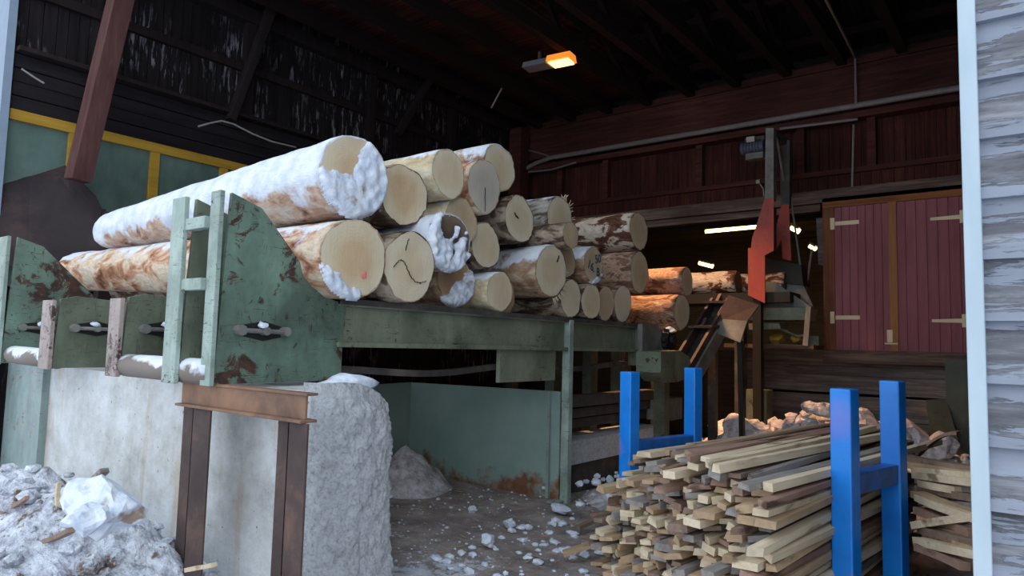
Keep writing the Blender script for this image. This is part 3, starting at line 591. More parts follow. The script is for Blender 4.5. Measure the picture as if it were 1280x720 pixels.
def stop_plate(x, top, y0=2.06, y1=3.0, slope=True, mat='green', edge='mint', w=.14, bolt=True, bot=1.235, th=.03):
    if slope: pts = [(x, y0, bot), (x, y1, bot), (x, y1, 1.75), (x, y1 - .16, 1.78), (x, y0 + .25, top - .06), (x, y0 + .05, top)]
    else: pts = [(x, y0, bot), (x, y1, bot), (x, y1, 1.74), (x, y0 + .14, top), (x, y0 + .03, top - .03)]
    pl = MB().prism(pts, (-th, 0, 0)).build('stop_plate', m[mat], deck, bevel=.003)
    tz = top if slope else top - .04
    e = MB().box((x - w + .01, y0 - .03, bot - .01), (x + .012, y0, tz)); e.build('edge_flange', m[edge], pl, bevel=.004)
    if bolt:
        r_ = MB(); zc = 1.545; r_.tube([(x + .035, y0 + .14, zc), (x + .035, y0 + .43, zc - .003)], .014, 8)
        for yy, rr_ in ((y0 + .13, .032), (y0 + .29, .026), (y0 + .43, .028)): r_.tube([(x + .0, yy, zc), (x + .06, yy, zc)], rr_, 8)
        lab(r_.build('latch_pin', m['greysteel'], pl), 'horizontal steel latch pin')
        s_ = MB().prism([(x + .002, y0 + .14, zc - .03), (x + .002, y0 + .3, zc - .06), (x + .002, y0 + .42, zc - .035), (x + .002, y0 + .42, zc + .03), (x + .002, y0 + .3, zc + .06), (x + .002, y0 + .14, zc + .03)], (.004, 0, 0)); lab(s_.build('slot_shadow', m['black'], pl), 'black patch standing for the shadow behind the pin')  # black patch laid on the plate imitates shadow behind the pin
        if x < -3.8 or True:
            sn_ = MB().chunk((x + .045, y0 + .27, zc + .035), .03, x, 1, (1, 1.2, .7)); sn_.build('snow_dab', m['snow'], pl)
    return pl
stop_plate(RX, 2.345, 2.10, w=.1)
stop_plate(-4.05, 2.335, 2.06, w=.15, mat='moss', bolt=False)
for z_ in (2.13, 1.77): MB().box((-4.05, 2.04, z_), (RX - .09, 2.10, z_ + .07)).build('rung', m['mint'], deck, bevel=.004)
tz2 = at_y(155, 366, 2.1).z; tz3 = at_y(68, 374, 2.1).z
stop_plate(-4.86, tz2, 2.08, slope=False, mat='moss', edge='pinkrust', w=.16)
stop_plate(-6.02, tz3 + .03, 2.08, slope=False, mat='moss', edge='pinkrust', w=.2)
stop_plate(-7.08, 2.33, 2.06, mat='green', w=.2)
k = NT('snow_on_pipe', .7); base = C(120, 108, 100); c, _ = snow_over(k, base, .32, 3); m['snowpipe'] = k.done(c)
b = MB().tube([(-4.86, 2.13, 1.30), (RX - .04, 2.13, 1.30)], .075, 16); lab(b.build('cross_pipe', m['snowpipe'], deck, smooth=True), 'snow-dusted cross pipe between the nearer stop plates')
b = MB().tube([(-7.0, 2.13, 1.31), (-6.05, 2.13, 1.30)], .075, 16); lab(b.build('cross_pipe', m['snowpipe'], deck, smooth=True), 'snow-dusted cross pipe at the far left stop plates')
b = MB().tube([(-4.1, 2.6, 1.3), (RX - .02, 2.6, 1.3)], .05, 12); b.build('cross_pipe', m['moss'], deck)
# sagging return chain under the beam
pts = []
for i in range(25):
    s = i / 24; pts.append((RX - .2, 3.0 + s * 4.3, 1.30 - .05 * math.sin(s * math.pi * 2) ** 2 + .02 * s))
b = MB()
for a_, b_ in zip(pts[:-1], pts[1:]): b.bar(a_, b_, .06, .05)
lab(b.build('return_chain', m['darksteel'], deck), 'dark sagging return chain under the beam')

# hanging rubble guard sheet under the deck
sh = root('steel_sheet_wall', (-4.8, 5.8, 0), 'rust-streaked teal steel sheet standing under the log deck', 'steel sheet')
b = MB(); b.prism([(-5.93, 5.80, -.05), (RX - .1, 5.80, -.05), (RX - .1, 5.80, 1.05), (-5.93, 5.80, 1.03)], (0, .02, 0)); b.build('front_sheet', m['rustsheet'], sh)
b = MB(); b.prism([(-5.95, 4.2, -.05), (-5.95, 5.82, -.05), (-5.95, 5.82, 1.03), (-5.95, 4.2, 1.0)], (-.02, 0, 0)); b.build('side_sheet', m['rustsheet'], sh)
b = MB(); b.box((RX - .23, 5.765, 0), (RX - .2, 5.8, 1.05)); b.build('stiffener', m['teal'], sh)

# ================================================================== CONCRETE BLOCK AND STEEL PROPS
cb = root('concrete_block', (-5.2, 2.75, 0), 'weathered concrete foundation block under the left end of the log deck', 'concrete block')
b = MB(); b.prism([(-7.05, 2.42, -.1), (-3.27, 2.42, -.1), (-3.27, 2.52, -.1), (-3.6, 2.95, -.1), (-7.05, 2.95, -.1)], (0, 0, 1.31)); b.build('smooth_face', m['concrete'], cb)
b = MB(); NU, NV = 110, 100
for j in range(NV + 1):      # rounded broken end
    for i in range(NU + 1):
        s, t = i / NU, j / NV; ang = s * math.pi; z = -.1 + 1.36 * t
        ex = .17 * math.sin(ang) ** .55; yy = 2.72 - .30 * math.cos(ang)
        rd = 1 - .55 * max(0, t - .86) / .14 * .5
        q = .035 * noise.noise(Vector((ex * 4, yy * 4, z * 3))) + .018 * noise.noise(Vector((ex * 13, yy * 13, z * 13))) + .012 * noise.noise(Vector((ex * 34, yy * 34, z * 34))) + .007 * noise.noise(Vector((ex * 70, yy * 70, z * 70)))
        b.v.append(Vector((-3.34 + (ex + q) * rd + .07 * (1 - t), yy + (q * .4 if 0 < i < NU else 0), z - .26 * max(0, (s - .35) / .65) ** 2 * max(0, (t - .6) / .4))))
for j in range(NV):
    for i in range(NU): a = j * (NU + 1) + i; b.f.append((a, a + 1, a + NU + 2, a + NU + 1))
b.f.append(tuple(NV * (NU + 1) + i for i in range(NU + 1)))
lab(b.build('broken_end', m['rough_concrete'], cb, smooth=True), 'rough broken end with frost on it')
b = MB(); b.chunk((-3.34, 2.74, 1.24), .13, 4, 2, (1.1, 1.5, .4)); b.build('snow_cap', m['snow'], cb, smooth=True)
b = MB(); b.box((-7.32, 2.36, .05), (-7.0, 2.6, 1.2)); lab(b.build('painted_edge', m['teal'], cb), 'pale teal painted left edge')
tp = MB(); tp.box((-8.75, 2.62, .1), (-7.3, 2.66, 1.22)); tag(tp.build('teal_sheet', m['teal']), 'pale teal steel sheet at the far left under the stop plates', 'steel sheet')

pf = root('steel_prop_frame', (-3.4, 2.2, 0), 'rusty steel prop frame of two uprights and a cap holding up the nearest stop plate', 'prop frame')
cx0, cx1 = at_y(221, 495, 2.1).x, at_y(382, 505, 2.13).x
b = MB(); b.box((cx0, 2.13, 1.105), (cx1, 2.145, 1.225)); b.box((cx0, 2.09, 1.09), (cx1 + .02, 2.19, 1.105)); b.box((cx0, 2.12, 1.222), (cx1 + .02, 2.19, 1.236))
b.build('cap_channel', m['rust_orange'], pf, bevel=.003)
for pxa, pxb in ((224, 262), (344, 385)):
    xa, xm_, xb = at_y(pxa, 600, 2.17).x, at_y(pxa * .64 + pxb * .36, 600, 2.12).x, at_y(pxb - 2, 600, 2.12).x
    u = MB(); u.box((xm_, 2.11, -.06), (xb, 2.122, 1.09)); u.box((xa, 2.17, -.06), (xm_ + .02, 2.182, 1.09)); u.box((xm_, 2.11, -.06), (xm_ + .012, 2.19, 1.09))
    u.build('upright', m['rust'], pf, bevel=.002)
b = MB(); xm = at_y(300, 690, 2.1).x
b.box((xm - .1, 2.02, -.03), (xm + .32, 2.06, .06)); b.box((xm - .1, 2.02, -.03), (xm + .32, 2.12, -.01)); tag(b.build('rusty_angle_iron', m['rust_orange']), 'rusty angle iron lying on the ground between the steel uprights', 'angle iron')

# ================================================================== RUSTY HOOD AT THE LEFT
hd = root('steel_hood', (-8.6, 3.0, 1.2), 'large dark brown steel hood at the left edge behind the stop plates', 'steel hood')
def hp(px, py, t=None): return at_y(px, py, 2.45 + (px / 140 if t is None else t) * .95)
top_ = [hp(-30, 203), hp(0, 204), hp(40, 202), hp(74, 200), hp(88, 207), hp(98, 222), hp(120, 245), hp(130, 264), hp(140, 266)]
bot_ = [hp(-30, 330), hp(0, 330), hp(40, 338), hp(70, 345), hp(88, 348), hp(98, 350), hp(118, 352), hp(128, 352), hp(136, 350)]
b = MB(); ns = 14; n_ = len(top_)
for i in range(n_):
    for j in range(ns + 1):
        s = j / ns; p = top_[i].lerp(bot_[i], s); q = .03 * noise.noise(p * 2.2) + .05 * math.sin(s * math.pi) - .16 * max(0, .18 - s) / .18 * (i < 4); b.v.append(p + Vector((.5, -.85, 0)).normalized() * q)
b.f = [(i * (ns + 1) + j, i * (ns + 1) + j + 1, (i + 1) * (ns + 1) + j + 1, (i + 1) * (ns + 1) + j) for i in range(n_ - 1) for j in range(ns)]
o = b.build('hood_sheet', m['hopper'], hd, smooth=False); sd_ = o.modifiers.new('thick', 'SOLIDIFY'); sd_.thickness = .02
b = MB(); b.bar(hp(128, 262), hp(132, 345), .04, .06); b.bar(hp(128, 272), at_y(205, 268, 3.6), .03, .06); b.build('side_stiffener', m['hopper'], hd)
b = MB(); b.box((-8.7, 2.75, 0), (-8.55, 2.95, 2.3)); b.box((-8.5, 3.3, 0), (-8.38, 3.45, 2.3)); b.build('leg', m['hopper'], hd)

# ================================================================== MACHINERY PAST THE DECK
# drive end: skewed plate, sprocket, housing
dr = root('chain_drive', (-3.7, 7.7, 0), 'dark chain drive housing at the right end of the log deck', 'chain drive')
def PX(X, *pts): return [at_x(px, py, X) for px, py in pts]
b = MB().prism(PX(-3.62, (803, 405), (822, 405), (829, 418), (829, 470), (836, 479), (822, 474), (803, 447)), (-.06, 0, 0)); b.build('side_plate', m['greysteel'], dr)
b = MB().prism(PX(-3.32, (826, 440), (850, 438), (862, 446), (866, 470), (846, 478), (836, 478), (826, 466)), (-.3, 0, 0)); b.build('lower_housing', m['moss'], dr, bevel=.004)
c_ = at_x(836, 425, -3.58); b = MB()
for i in range(12):
    t = TAU * i / 12; b.box(c_ + Vector((-.03, math.cos(t) * .13 - .02, math.sin(t) * .13 - .02)), c_ + Vector((.03, math.cos(t) * .13 + .02, math.sin(t) * .13 + .02)))
b.tube([c_ + Vector((-.04, 0, 0)), c_ + Vector((.04, 0, 0))], .13, 20); b.tube([c_ + Vector((.04, 0, 0)), c_ + Vector((.08, 0, 0))], .06, 14); b.build('sprocket', m['black'], dr)
b = MB().chunk(c_ + Vector((.02, 0, .12)), .07, 2, 1, (1, 1.3, .6)); b.build('snow_dab', m['snow'], dr)
b = MB(); p = at_x(836, 510, -3.75); b.box((p.x - .15, p.y - .12, -.05), (p.x, p.y + .02, 1.3)); b.build('leg', m['moss'], dr)
# low bench of beams and a box below the drive
bn = root('chain_bed', (-3.8, 7.2, 0), 'low dark steel chain bed on a concrete kerb under the log deck', 'chain bed')
b = MB(); b.box((-4.3, 5.9, .28), (-3.9, 8.3, .52)); b.build('kerb', m['rough_concrete'], bn)
b = MB(); b.box((-4.35, 5.9, -.05), (-3.95, 8.6, .28)); b.build('kerb_foot', m['darksteel'], bn)
for q, (za, zb) in enumerate(((.62, .72), (.74, .84), (.86, .98))): b = MB(); b.box((-4.2 + q * .05, 5.95, za), (-4.05 + q * .05, 8.4, zb)); b.build('bed_beam', m['darksteel'], bn)
p = at_x(842, 512, -3.78); b = MB(); b.box((-4.05, p.y - .22, p.z - .13), (-3.76, p.y + .22, p.z + .15)); lab(b.build('bearing_box', m['greysteel'], bn, bevel=.006), 'grey bearing box')
b = MB(); 
for yy in (6.5, 7.3, 8.0): b.box((-4.5, yy, 0), (-4.38, yy + .16, 1.45))
b.build('support_legs', m['moss'], bn)
# feeder arms that carry the two orange-lit logs
fd = root('feeder_arms', (-5, 8.4, 0), 'dark steel feeder arms under the two orange-lit logs', 'feeder')
for x in (-4.5, -6.4): b = MB(); b.box((x - .06, 7.5, 1.6), (x + .06, 8.95, 1.735)); b.build('arm', m['darksteel'], fd); b = MB(); b.box((x - .06, 8.3, -.05), (x + .06, 8.45, 1.6)); b.build('leg', m['darksteel'], fd)
# inclined chain conveyor
ic = root('inclined_conveyor', (-3.4, 8.4, 0), 'rusty inclined chain conveyor climbing beside the orange-lit logs', 'conveyor')
A0, A1 = at_x(838, 470, -3.55), at_x(892, 380, -3.55); ax_ = (A1 - A0).normalized(); A0 = A0 + ax_ * .05
for dx, mt in ((0, 'rust'), (.22, 'rust')):
    b = MB(); b.bar(A0 + Vector((dx, 0, 0)), A1 + Vector((dx, 0, 0)), .035, .2, (0, 0, 1)); b.build('side_rail', m[mt], ic)
b = MB(); b.bar(A0 + Vector((.11, 0, -.07)), A1 + Vector((.11, 0, -.07)), .2, .03); b.build('trough', m['darksteel'], ic)
b = MB(); n_ = 26
for i in range(n_):
    p = A0.lerp(A1, (i + .5) / n_) + Vector((.11, 0, -.01)); b.bar(p - Vector((.05, 0, 0)), p + Vector((.05, 0, 0)), .05, .05)
    b.bar(p - ax_ * .05 - Vector((.05, 0, 0)), p + ax_ * .05 - Vector((.05, 0, 0)), .02, .04); b.bar(p - ax_ * .05 + Vector((.05, 0, 0)), p + ax_ * .05 + Vector((.05, 0, 0)), .02, .04)
b.build('chain', m['black'], ic)
for s in (.55, .93):
    p = A0.lerp(A1, s) + Vector((.11, 0, .06)); b = MB(); b.prism([p + Vector((-.15, -.16, 0)), p + Vector((.16, -.16, 0)), p + Vector((.16, .1, .02)), p + Vector((-.15, .1, .02))], (0, 0, .03)); b.prism([p + Vector((-.02, -.1, .02)), p + Vector((-.02, .1, .02)), p + Vector((-.02, .04, .14))], (.04, 0, 0)); b.build('pusher_dog', m['rust'], ic)
b = MB(); b.bar(A0 + Vector((.25, 0, -.12)), A1 + Vector((.25, 0, -.12)), .03, .2); b.build('side_skirt', m['greysteel'], ic)
b = MB(); p = A0.lerp(A1, .3); b.box((p.x, p.y, -.05), (p.x + .1, p.y + .1, p.z - .1)); p = A0.lerp(A1, .85); b.box((p.x, p.y, -.05), (p.x + .1, p.y + .1, p.z - .1)); b.build('leg', m['darksteel'], ic)
# bent slide plate
sp = root('slide_plate', (-3.0, 9.5, 1.6), 'bent rusty slide plate leaning right of the inclined conveyor', 'plate')
def P3(*t): return [at_y(px, py, Y) for px, py, Y in t]
b = MB().prism(P3((886, 412, 8.55), (911, 369, 8.9), (949, 381, 9.0), (934, 401, 8.8), (904, 399, 8.7)), (0, .02, -.01)); b.build('upper_sheet', m['rust'], sp)
b = MB().prism(P3((886, 412, 8.55), (904, 399, 8.7), (934, 401, 8.8), (925, 428, 8.6)), (0, .02, -.01)); b.build('lower_sheet', m['greysteel'], sp)
lg_ = at_y(925, 426, 8.7); b = MB(); b.bar(lg_, (lg_.x, lg_.y + .1, -.03), .06, .06); b.build('leg', m['black'], sp)
# saw bed under far logs
sb = root('saw_bed', (-5, 10.8, 0), 'dark steel saw bed carrying the far logs before the back opening', 'saw bed')
b = MB(); b.box((-7.6, 10.35, 2.22), (-2.9, 11.1, 2.37)); b.build('bed', m['black'], sb)
for x in (-7.2, -5.2, -3.8): b = MB(); b.box((x, 10.6, -.05), (x + .14, 10.75, 2.22)); b.build('leg', m['darksteel'], sb)
# red guide plates on grey posts
YG = 10.3
gd = root('guide_gate', (-3.4, YG, 0), 'pair of tall grey posts with faded red flared guide plates before the saw opening', 'guide gate')
def PY(Y, *pts): return [at_y(px, py, Y) for px, py in pts]
b = MB().prism(PY(YG, (957, 160), (967, 160), (967, 250), (956, 250)), (0, .14, 0)); lab(b.build('post', m['greysteel'], gd), 'grey steel post, nearer of the pair')
b = MB().prism(PY(YG + .55, (974, 170), (987, 176), (987, 258), (976, 258)), (0, .14, 0)); lab(b.build('post', m['darksteel'], gd), 'dark steel post, farther of the pair')
b = MB(); b.bar(at_y(962, 166, YG + .08), at_y(982, 178, YG + .62), .1, .12); b.build('cross_head', m['darksteel'], gd)
b = MB(); b.bar(at_y(971, 172, YG + .2), at_y(980, 225, YG + .5), .03, .04); b.bar(at_y(984, 215, YG + .6), at_y(1003, 350, YG + .8), .025, .025); b.build('link_rod', m['greysteel'], gd)
b = MB().prism(PY(YG - .03, (956, 248), (967, 248), (967, 313), (956, 319), (956, 379), (935, 369), (935, 310), (939, 310), (940, 298), (945, 283)), (0, .03, 0)); lab(b.build('guide_plate', m['redpaint'], gd), 'large red guide plate')
b = MB().prism(PY(YG + .5, (977, 256), (986, 256), (989, 326), (978, 323), (977, 300), (971, 311), (970, 284)), (0, .03, 0)); lab(b.build('guide_plate', m['redpaint'], gd), 'smaller red guide plate behind')
b = MB(); b.box(at_y(967, 258, YG - .02), at_y(970, 315, YG + .12)); b.build('guide_web', m['rust'], gd)
lo = at_y(940, 372, YG); b = MB(); b.box((lo.x, YG + .02, 0), (lo.x + .12, YG + .14, lo.z)); b.build('leg', m['black'], gd)
# motor on the post
mo = root('drive_motor', at_y(944, 186, YG + .05), 'small dull blue motor fixed beside the top of the grey post', 'motor')
pc = at_y(944, 186, YG + .05); b = MB().tube([pc + Vector((-.2, 0, .02)), pc + Vector((.14, 0, .02))], .1, 16)
for i in range(6): b.tube([pc + Vector((-.16 + i * .045, 0, .02)), pc + Vector((-.15 + i * .045, 0, .02))], .115, 16)
b.build('motor_body', m['motor'], mo); b = MB().box(pc + Vector((-.1, -.1, .09)), pc + Vector((.02, .05, .17))); b.build('terminal_box', m['label'], mo); b = MB().box(pc + Vector((-.12, -.08, -.17)), pc + Vector((.14, .08, -.08))); b.build('gearbox', m['greysteel'], mo)
b = MB().box(at_y(931, 173, YG + .1), at_y(958, 177, YG + .2)); b.build('bracket', m['darksteel'], mo)
# hood and table right of the guides
ht = root('saw_infeed_table', (-3.2, 10.7, 0), 'grey sheet-metal hood on a dull green table right of the red guides', 'machine table')
YH = 10.55
b = MB().prism(PY(YH + .3, (957, 323), (1001, 331), (1004, 356), (957, 352)), (0, .4, 0)); b.build('dark_box', m['black'], ht)
b = MB(); P = PY(YH, (955, 352), (968, 352), (1014, 384), (953, 383)); Q = PY(YH + .35, (968, 352), (1003, 354), (1016, 382), (1014, 384))
b.prism(P, (0, .02, 0)); b.prism(Q, (0, .02, 0)); b.build('hood', m['greysteel'], ht)
b = MB().prism(PY(YH - .05, (936, 385), (1011, 384), (1008, 400), (935, 400)), (0, .5, 0)); b.build('table_beam', m['moss'], ht, bevel=.004)
b = MB().prism(PY(YH - .05, (936, 404), (974, 404), (976, 411), (936, 412)), (0, .4, 0)); b.build('table_shelf', m['moss'], ht)
b = MB(); b.bar(at_y(1011, 384, YH - .08), at_y(1007, 432, YH - .08), .07, .05); b.build('leg', m['greysteel'], ht)
b = MB(); b.tube(PY(YH + .1, (974, 410), (985, 415), (996, 420), (1006, 419)), .02, 8); b.build('hose', m['moss'], ht)
b = MB().box(at_y(1008, 420, YH + .2), at_y(1030, 432, YH + .5)); b.build('side_box', m['moss'], ht)
tb = MB().box(at_y(905, 429, YH + .1), at_y(1030, 437, YH + .7)); tag(tb.build('timber_sill', m['oldbeam']), 'dark timber sill under the saw table', 'sill')
for (px, py, s, l) in ((971, 424, .16, 'yellow scrap block standing on the timber sill'), (995, 424, .13, 'pale yellow lump lying on the timber sill right of the scrap block')):
    c0 = at_y(px, py, YH + .3); b = MB().chunk(c0, s * .7, px, 1, (1, 1, .8)); tag(b.build('scrap_block', m['sacking']), l, 'scrap')
# narrow hanging panel between opening and hatch
b = MB().prism(PY(YB + .05, (1020, 273), (1029, 272), (1029, 332), (1023, 331)), (0, .05, 0)); tag(b.build('hanging_board', m['greyboards']), 'narrow grey board hanging at the left jamb of the hatch', 'board')
b = MB(); b.bar(at_y(1015, 312, YB - .1), at_y(1008, 360, YB - .4), .03, .03); tag(b.build('leaning_pole', m['w_brown']), 'thin wooden pole leaning behind the saw hood', 'pole')

# ================================================================== HATCH DOORS
dd = root('door_1', (-1.8, YB, 1.55), 'pair of burgundy board hatch doors in a brown timber frame on the back wall', 'hatch door'); dd['kind'] = 'structure'
YD = YB - .06
def fx(px, py): return at_y(px, py, YD)
TLp, BLp = fx(1029, 250), fx(1029, 437); x0d = TLp.x - .01; x1d = -.5; zt = TLp.z; zb = BLp.z - .02
b = MB().box((x0d, YD - .02, zb - .03), (x0d + .17, YD + .1, zt)); b.build('frame_jamb', m['frame_wood'], dd, bevel=.004)
b = MB().box((-.78, YD - .02, zb - .03), (-.62, YD + .1, zt)); b.build('frame_jamb', m['frame_wood'], dd, bevel=.004)
b = MB().box((x0d, YD - .03, zt - .14), (-.6, YD + .1, zt + .02)); b.build('frame_head', m['frame_wood_x'], dd, bevel=.004)
sx0, sx1 = fx(1112, 340).x, fx(1122, 340).x
def leaf(xa, xb, label):
    b = MB(); x = xa; wd = (xb - xa) / 7
    for i in range(7): b.box((xa + i * wd + .004, YD + .0, zb + .02), (xa + (i + 1) * wd - .004, YD + .04, zt - .13 ))
    b.box((xa, YD + .02, zb + .02), (xb, YD + .05, zt - .13)); return lab(b.build('door_leaf', m['burgundy'], dd, bevel=.003), label)
l1 = leaf(x0d + .16, sx0 + .02, 'left burgundy leaf'); l2 = leaf(sx1 - .02, -.76, 'right burgundy leaf')
b = MB().box((sx0, YD - .03, zb + .0), (sx1, YD + .02, zt - .13)); lab(b.build('centre_stile', m['stile'], dd, bevel=.003), 'orange-brown stile where the leaves meet')
def hinge(px0, px1, py, lf, right, label):
    a, c2 = fx(px0, py), fx(px1, py); b = MB(); z = a.z
    b.prism([(a.x, YD - .012, z - .03 + .01 * right), (c2.x, YD - .012, z - .03), (c2.x, YD - .012, z + .03), (a.x, YD - .012, z + .03 - .01 * right)], (0, .012, 0))
    e = c2.x if right else a.x; b.box((e - .03, YD - .03, z - .09), (e + .03, YD - .0, z + .09)); lab(b.build('strap_hinge', m['hinge'], lf), label)
hinge(1041, 1074, 280, l1, 0, 'upper left strap hinge'); hinge(1041, 1075, 397, l1, 0, 'lower left strap hinge')
hinge(1163, 1203, 274, l2, 1, 'upper right strap hinge'); hinge(1165, 1206, 401, l2, 1, 'lower right strap hinge')
b = MB(); a = fx(1113, 421); b.box((a.x - .035, YD - .05, a.z - .08), (a.x + .035, YD - .03, a.z + .1)); b.box((a.x - .07, YD - .05, a.z - .11), (a.x + .1, YD - .03, a.z - .09)); lab(b.build('bolt', m['hinge'], dd), 'metal bolt at the bottom of the stile')
b = MB(); z0 = zb; b.box((x0d, YD - .1, z0 - .17), (-.5, YD + .1, z0 + .02)); lab(b.build('sill_beam', m['oldbeam'], dd, bevel=.006), 'dark heavy sill beam')
# dark green board leaning below the hatch, right
b = MB(); P = P3((1157, 500, 11.1), (1183, 498, 11.2), (1199, 556, 10.8), (1164, 556, 10.7)); b.prism(P, (0, .03, 0)); tag(b.build('leaning_board', m['board_green']), 'dark green board leaning on the lower wall under the right hatch leaf', 'board')
b = MB(); p = at_y(1196, 500, 11.2); b.box((p.x - .12, 11.15, 0), (p.x + .14, 11.3, 1.45)); tag(b.build('green_post', m['board_green']), 'dull green post at the right end of the lower boarded wall', 'post')
b = MB(); b.box((-3.95, 11.1, -.05), (-3.6, 11.4, 1.5)); tag(b.build('timber_post', m['greyboards']), 'grey timber post left of the lower boarded wall', 'post')
b = MB(); p = at_y(948, 497, 10.6); b.box((p.x - .15, 10.5, -.02), (p.x + .15, 10.8, p.z + .12)); tag(b.build('green_pedestal', m['moss']), 'small green pedestal behind the icy snow block', 'pedestal')

# ================================================================== LAMPS, CONDUITS, CABLES
def luminaire(px0, px1, py0, py1, Y, label, r=.035):
    a, b_ = at_y(px0, py0, Y), at_y(px1, py1, Y); rt = root('fluorescent_lamp', (a + b_) / 2, label, 'lamp', 'tube lamps in the room behind'); u = Vector((0, 0, .06))
    MB().tube([a, b_], r, 10).build('tube', m['glow_tube'], rt); MB().bar(a + u, b_ + u, .14, .05).build('housing', m['lampgrey'], rt)
luminaire(882, 946, 289.5, 283.5, 13.2, 'long yellow fluorescent tube left of the red guide')
luminaire(874, 891, 328.5, 333, 15.5, 'short bright tube lamp above the far logs', .045)
luminaire(989, 999, 284, 289.5, 14, 'small tube lamp just right of the red guides', .05)
luminaire(1012, 1020, 307, 311.5, 15.5, 'smallest tube lamp near the left jamb of the hatch', .045)
fl = root('floodlight', (-6.0, 8.4, 5.8), 'grey floodlight glowing orange under the roof joists', 'floodlight')
A_, B_ = at_z(657, 88, 5.8), at_z(716, 76, 5.8); dv = (B_ - A_).normalized(); sv = Vector((-dv.y, dv.x, 0)) * .13
def slab(p, q, z0, z1, w=1.0): return MB().hexa([p - sv * w + Vector((0, 0, z0)), q - sv * w + Vector((0, 0, z0)), q + sv * w + Vector((0, 0, z0)), p + sv * w + Vector((0, 0, z0))], [p - sv * w * .7 + Vector((0, 0, z1)), q - sv * w * .7 + Vector((0, 0, z1)), q + sv * w * .7 + Vector((0, 0, z1)), p + sv * w * .7 + Vector((0, 0, z1))])
M_ = A_.lerp(B_, .52); slab(A_, M_, 0, .1).build('ballast_housing', m['lampgrey'], fl, bevel=.01); m['glow_rim'] = glow('orange_glare_glow', (226, 120, 40), 1.2); slab(M_, B_, .015, .12, 1.15).build('reflector_glare', m['glow_rim'], fl, bevel=.01)  # emissive orange imitates the glare fringe around the lens
slab(M_.lerp(B_, .08), M_.lerp(B_, .92), -.005, .02, .95).build('lens', m['glow_warm'], fl)
b = MB().bar(A_.lerp(B_, .3) + Vector((0, 0, .1)), A_.lerp(B_, .3) + Vector((0, 0, .25)), .04, .04); b.build('bracket', m['darksteel'], fl)
li = bpy.data.lights.new('floodlight_beam', 'AREA'); li.energy = 130; li.color = (1, .5, .22); li.shape = 'DISK'; li.size = .3; lo_ = bpy.data.objects.new('floodlight_beam', li); lo_.location = M_.lerp(B_, .5) + Vector((0, 0, -.03)); col.objects.link(lo_); lo_.rotation_euler = (rad(6), rad(-22), 0); li.spread = rad(62)
# conduits on the back wall
zc = at_y(800, 178, YB - .1).z
b = MB(); p0 = at_y(700, 194, YB - .1); b.tube([(p0.x, YB - .1, zc + .0), (-.3, YB - .1, zc - .02)], .045, 10)
p1, p2 = at_y(690, 197, YB - .1), at_y(655, 212, YB - .1); b.tube([(p0.x, YB - .1, zc), p1, at_y(670, 204, YB - .1), p2, at_y(646, 206, YB - .1)], .045, 10); tag(b.build('conduit_pipe', m['pipe']), 'long grey conduit pipe running across the dark red back wall', 'pipe')
b = MB(); b.tube(PY(YB - .06, (652, 216), (690, 212), (720, 203)), .02, 8); b.tube(PY(YB - .07, (640, 188), (662, 188), (680, 193), (692, 198)), .015, 8); tag(b.build('loose_cable', m['pipe']), 'loose dark cables by the bent left end of the conduit', 'cable')
b = MB(); b.tube(PY(YB - .06, (975, 161), (1072, 149)), .022, 8); tag(b.build('conduit_pipe', m['pipe']), 'short thin conduit under the long pipe, right of the grey posts', 'pipe')
b = MB(); b.tube(PY(YB - .09, (1069, 72), (1070, 131)), .018, 8); b.tube([at_z(1026, -12, 5.96), at_z(1047, 28, 5.96), at_y(1069, 72, YB - .09)], .018, 8); tag(b.build('conduit_pipe', m['pipe']), 'thin conduit dropping from the roof down to the long pipe', 'pipe')
b = MB(); b.tube(PY(YB - .06, (1067, 156), (1065, 245)), .016, 8); tag(b.build('conduit_pipe', m['pipe']), 'thin upright conduit dropping to the hatch frame', 'pipe')
b = MB(); b.box(at_y(945, 225, YB - .06), at_y(951, 230, YB)); b.tube(PY(YB - .05, (950, 230), (954, 236), (955, 248)), .01, 6); tag(b.build('junction_box', m['label']), 'small pale junction box left of the grey post', 'junction box')
b = MB(); b.tube([at_x(px, py, XL + .24) for px, py in ((248, 158), (262, 154), (277, 151), (292, 155), (315, 167), (340, 177), (370, 184))], .012, 6); tag(b.build('loose_cable', m['wire']), 'thin pale cable drooping along the left wall ledge', 'cable')
b = MB(); b.tube([at_x(px, py, XL + .24) for px, py in ((27, 86), (45, 98), (55, 104))], .01, 6); tag(b.build('loose_cable', m['wire']), 'short pale wire end at the far left of the wall ledge', 'cable')
b = MB(); b.tube([at_y(614, 135, 9.5), at_y(634, 98, 9.5)], .015, 6); tag(b.build('hanging_rod', m['wire']), 'thin pale rod hanging under the joists left of the floodlight', 'rod')

# ================================================================== BLUE CRADLE
D = Vector((math.sin(rad(12)), math.cos(rad(12)), 0)); S = Vector((D.y, -D.x, 0))
def cradle(pA, pB, zr, label, posts, grp='blue steel stack frames'):
    r_ = root('stake_frame', (pA[0], pA[1], 0), label, 'stake frame', grp)
    for (x, y, z), lb in zip((pA, pB), posts):
        c0 = Vector((x, y, 0)); h = .05; q = [c0 - S * h - D * h, c0 + S * h - D * h, c0 + S * h + D * h, c0 - S * h + D * h]
        b = MB().hexa(q, [p + Vector((0, 0, z)) for p in q]); p_ = lab(b.build('stake', m['blue'], r_, bevel=.008), lb)
    a, b_ = Vector((pA[0], pA[1], zr)), Vector((pB[0], pB[1], zr)); d = (b_ - a).normalized()
    MB().bar(a + d * .045, b_ - d * .045, .08, .1).build('side_rail', m['bluerail'], r_, bevel=.006)
cradle((-2.30, 4.36, 1.335), (-2.14, 5.08, 1.36), .81, 'far bright blue steel stake frame behind the stick stack', ('far left blue stake with a pink patch', 'far right blue stake'))
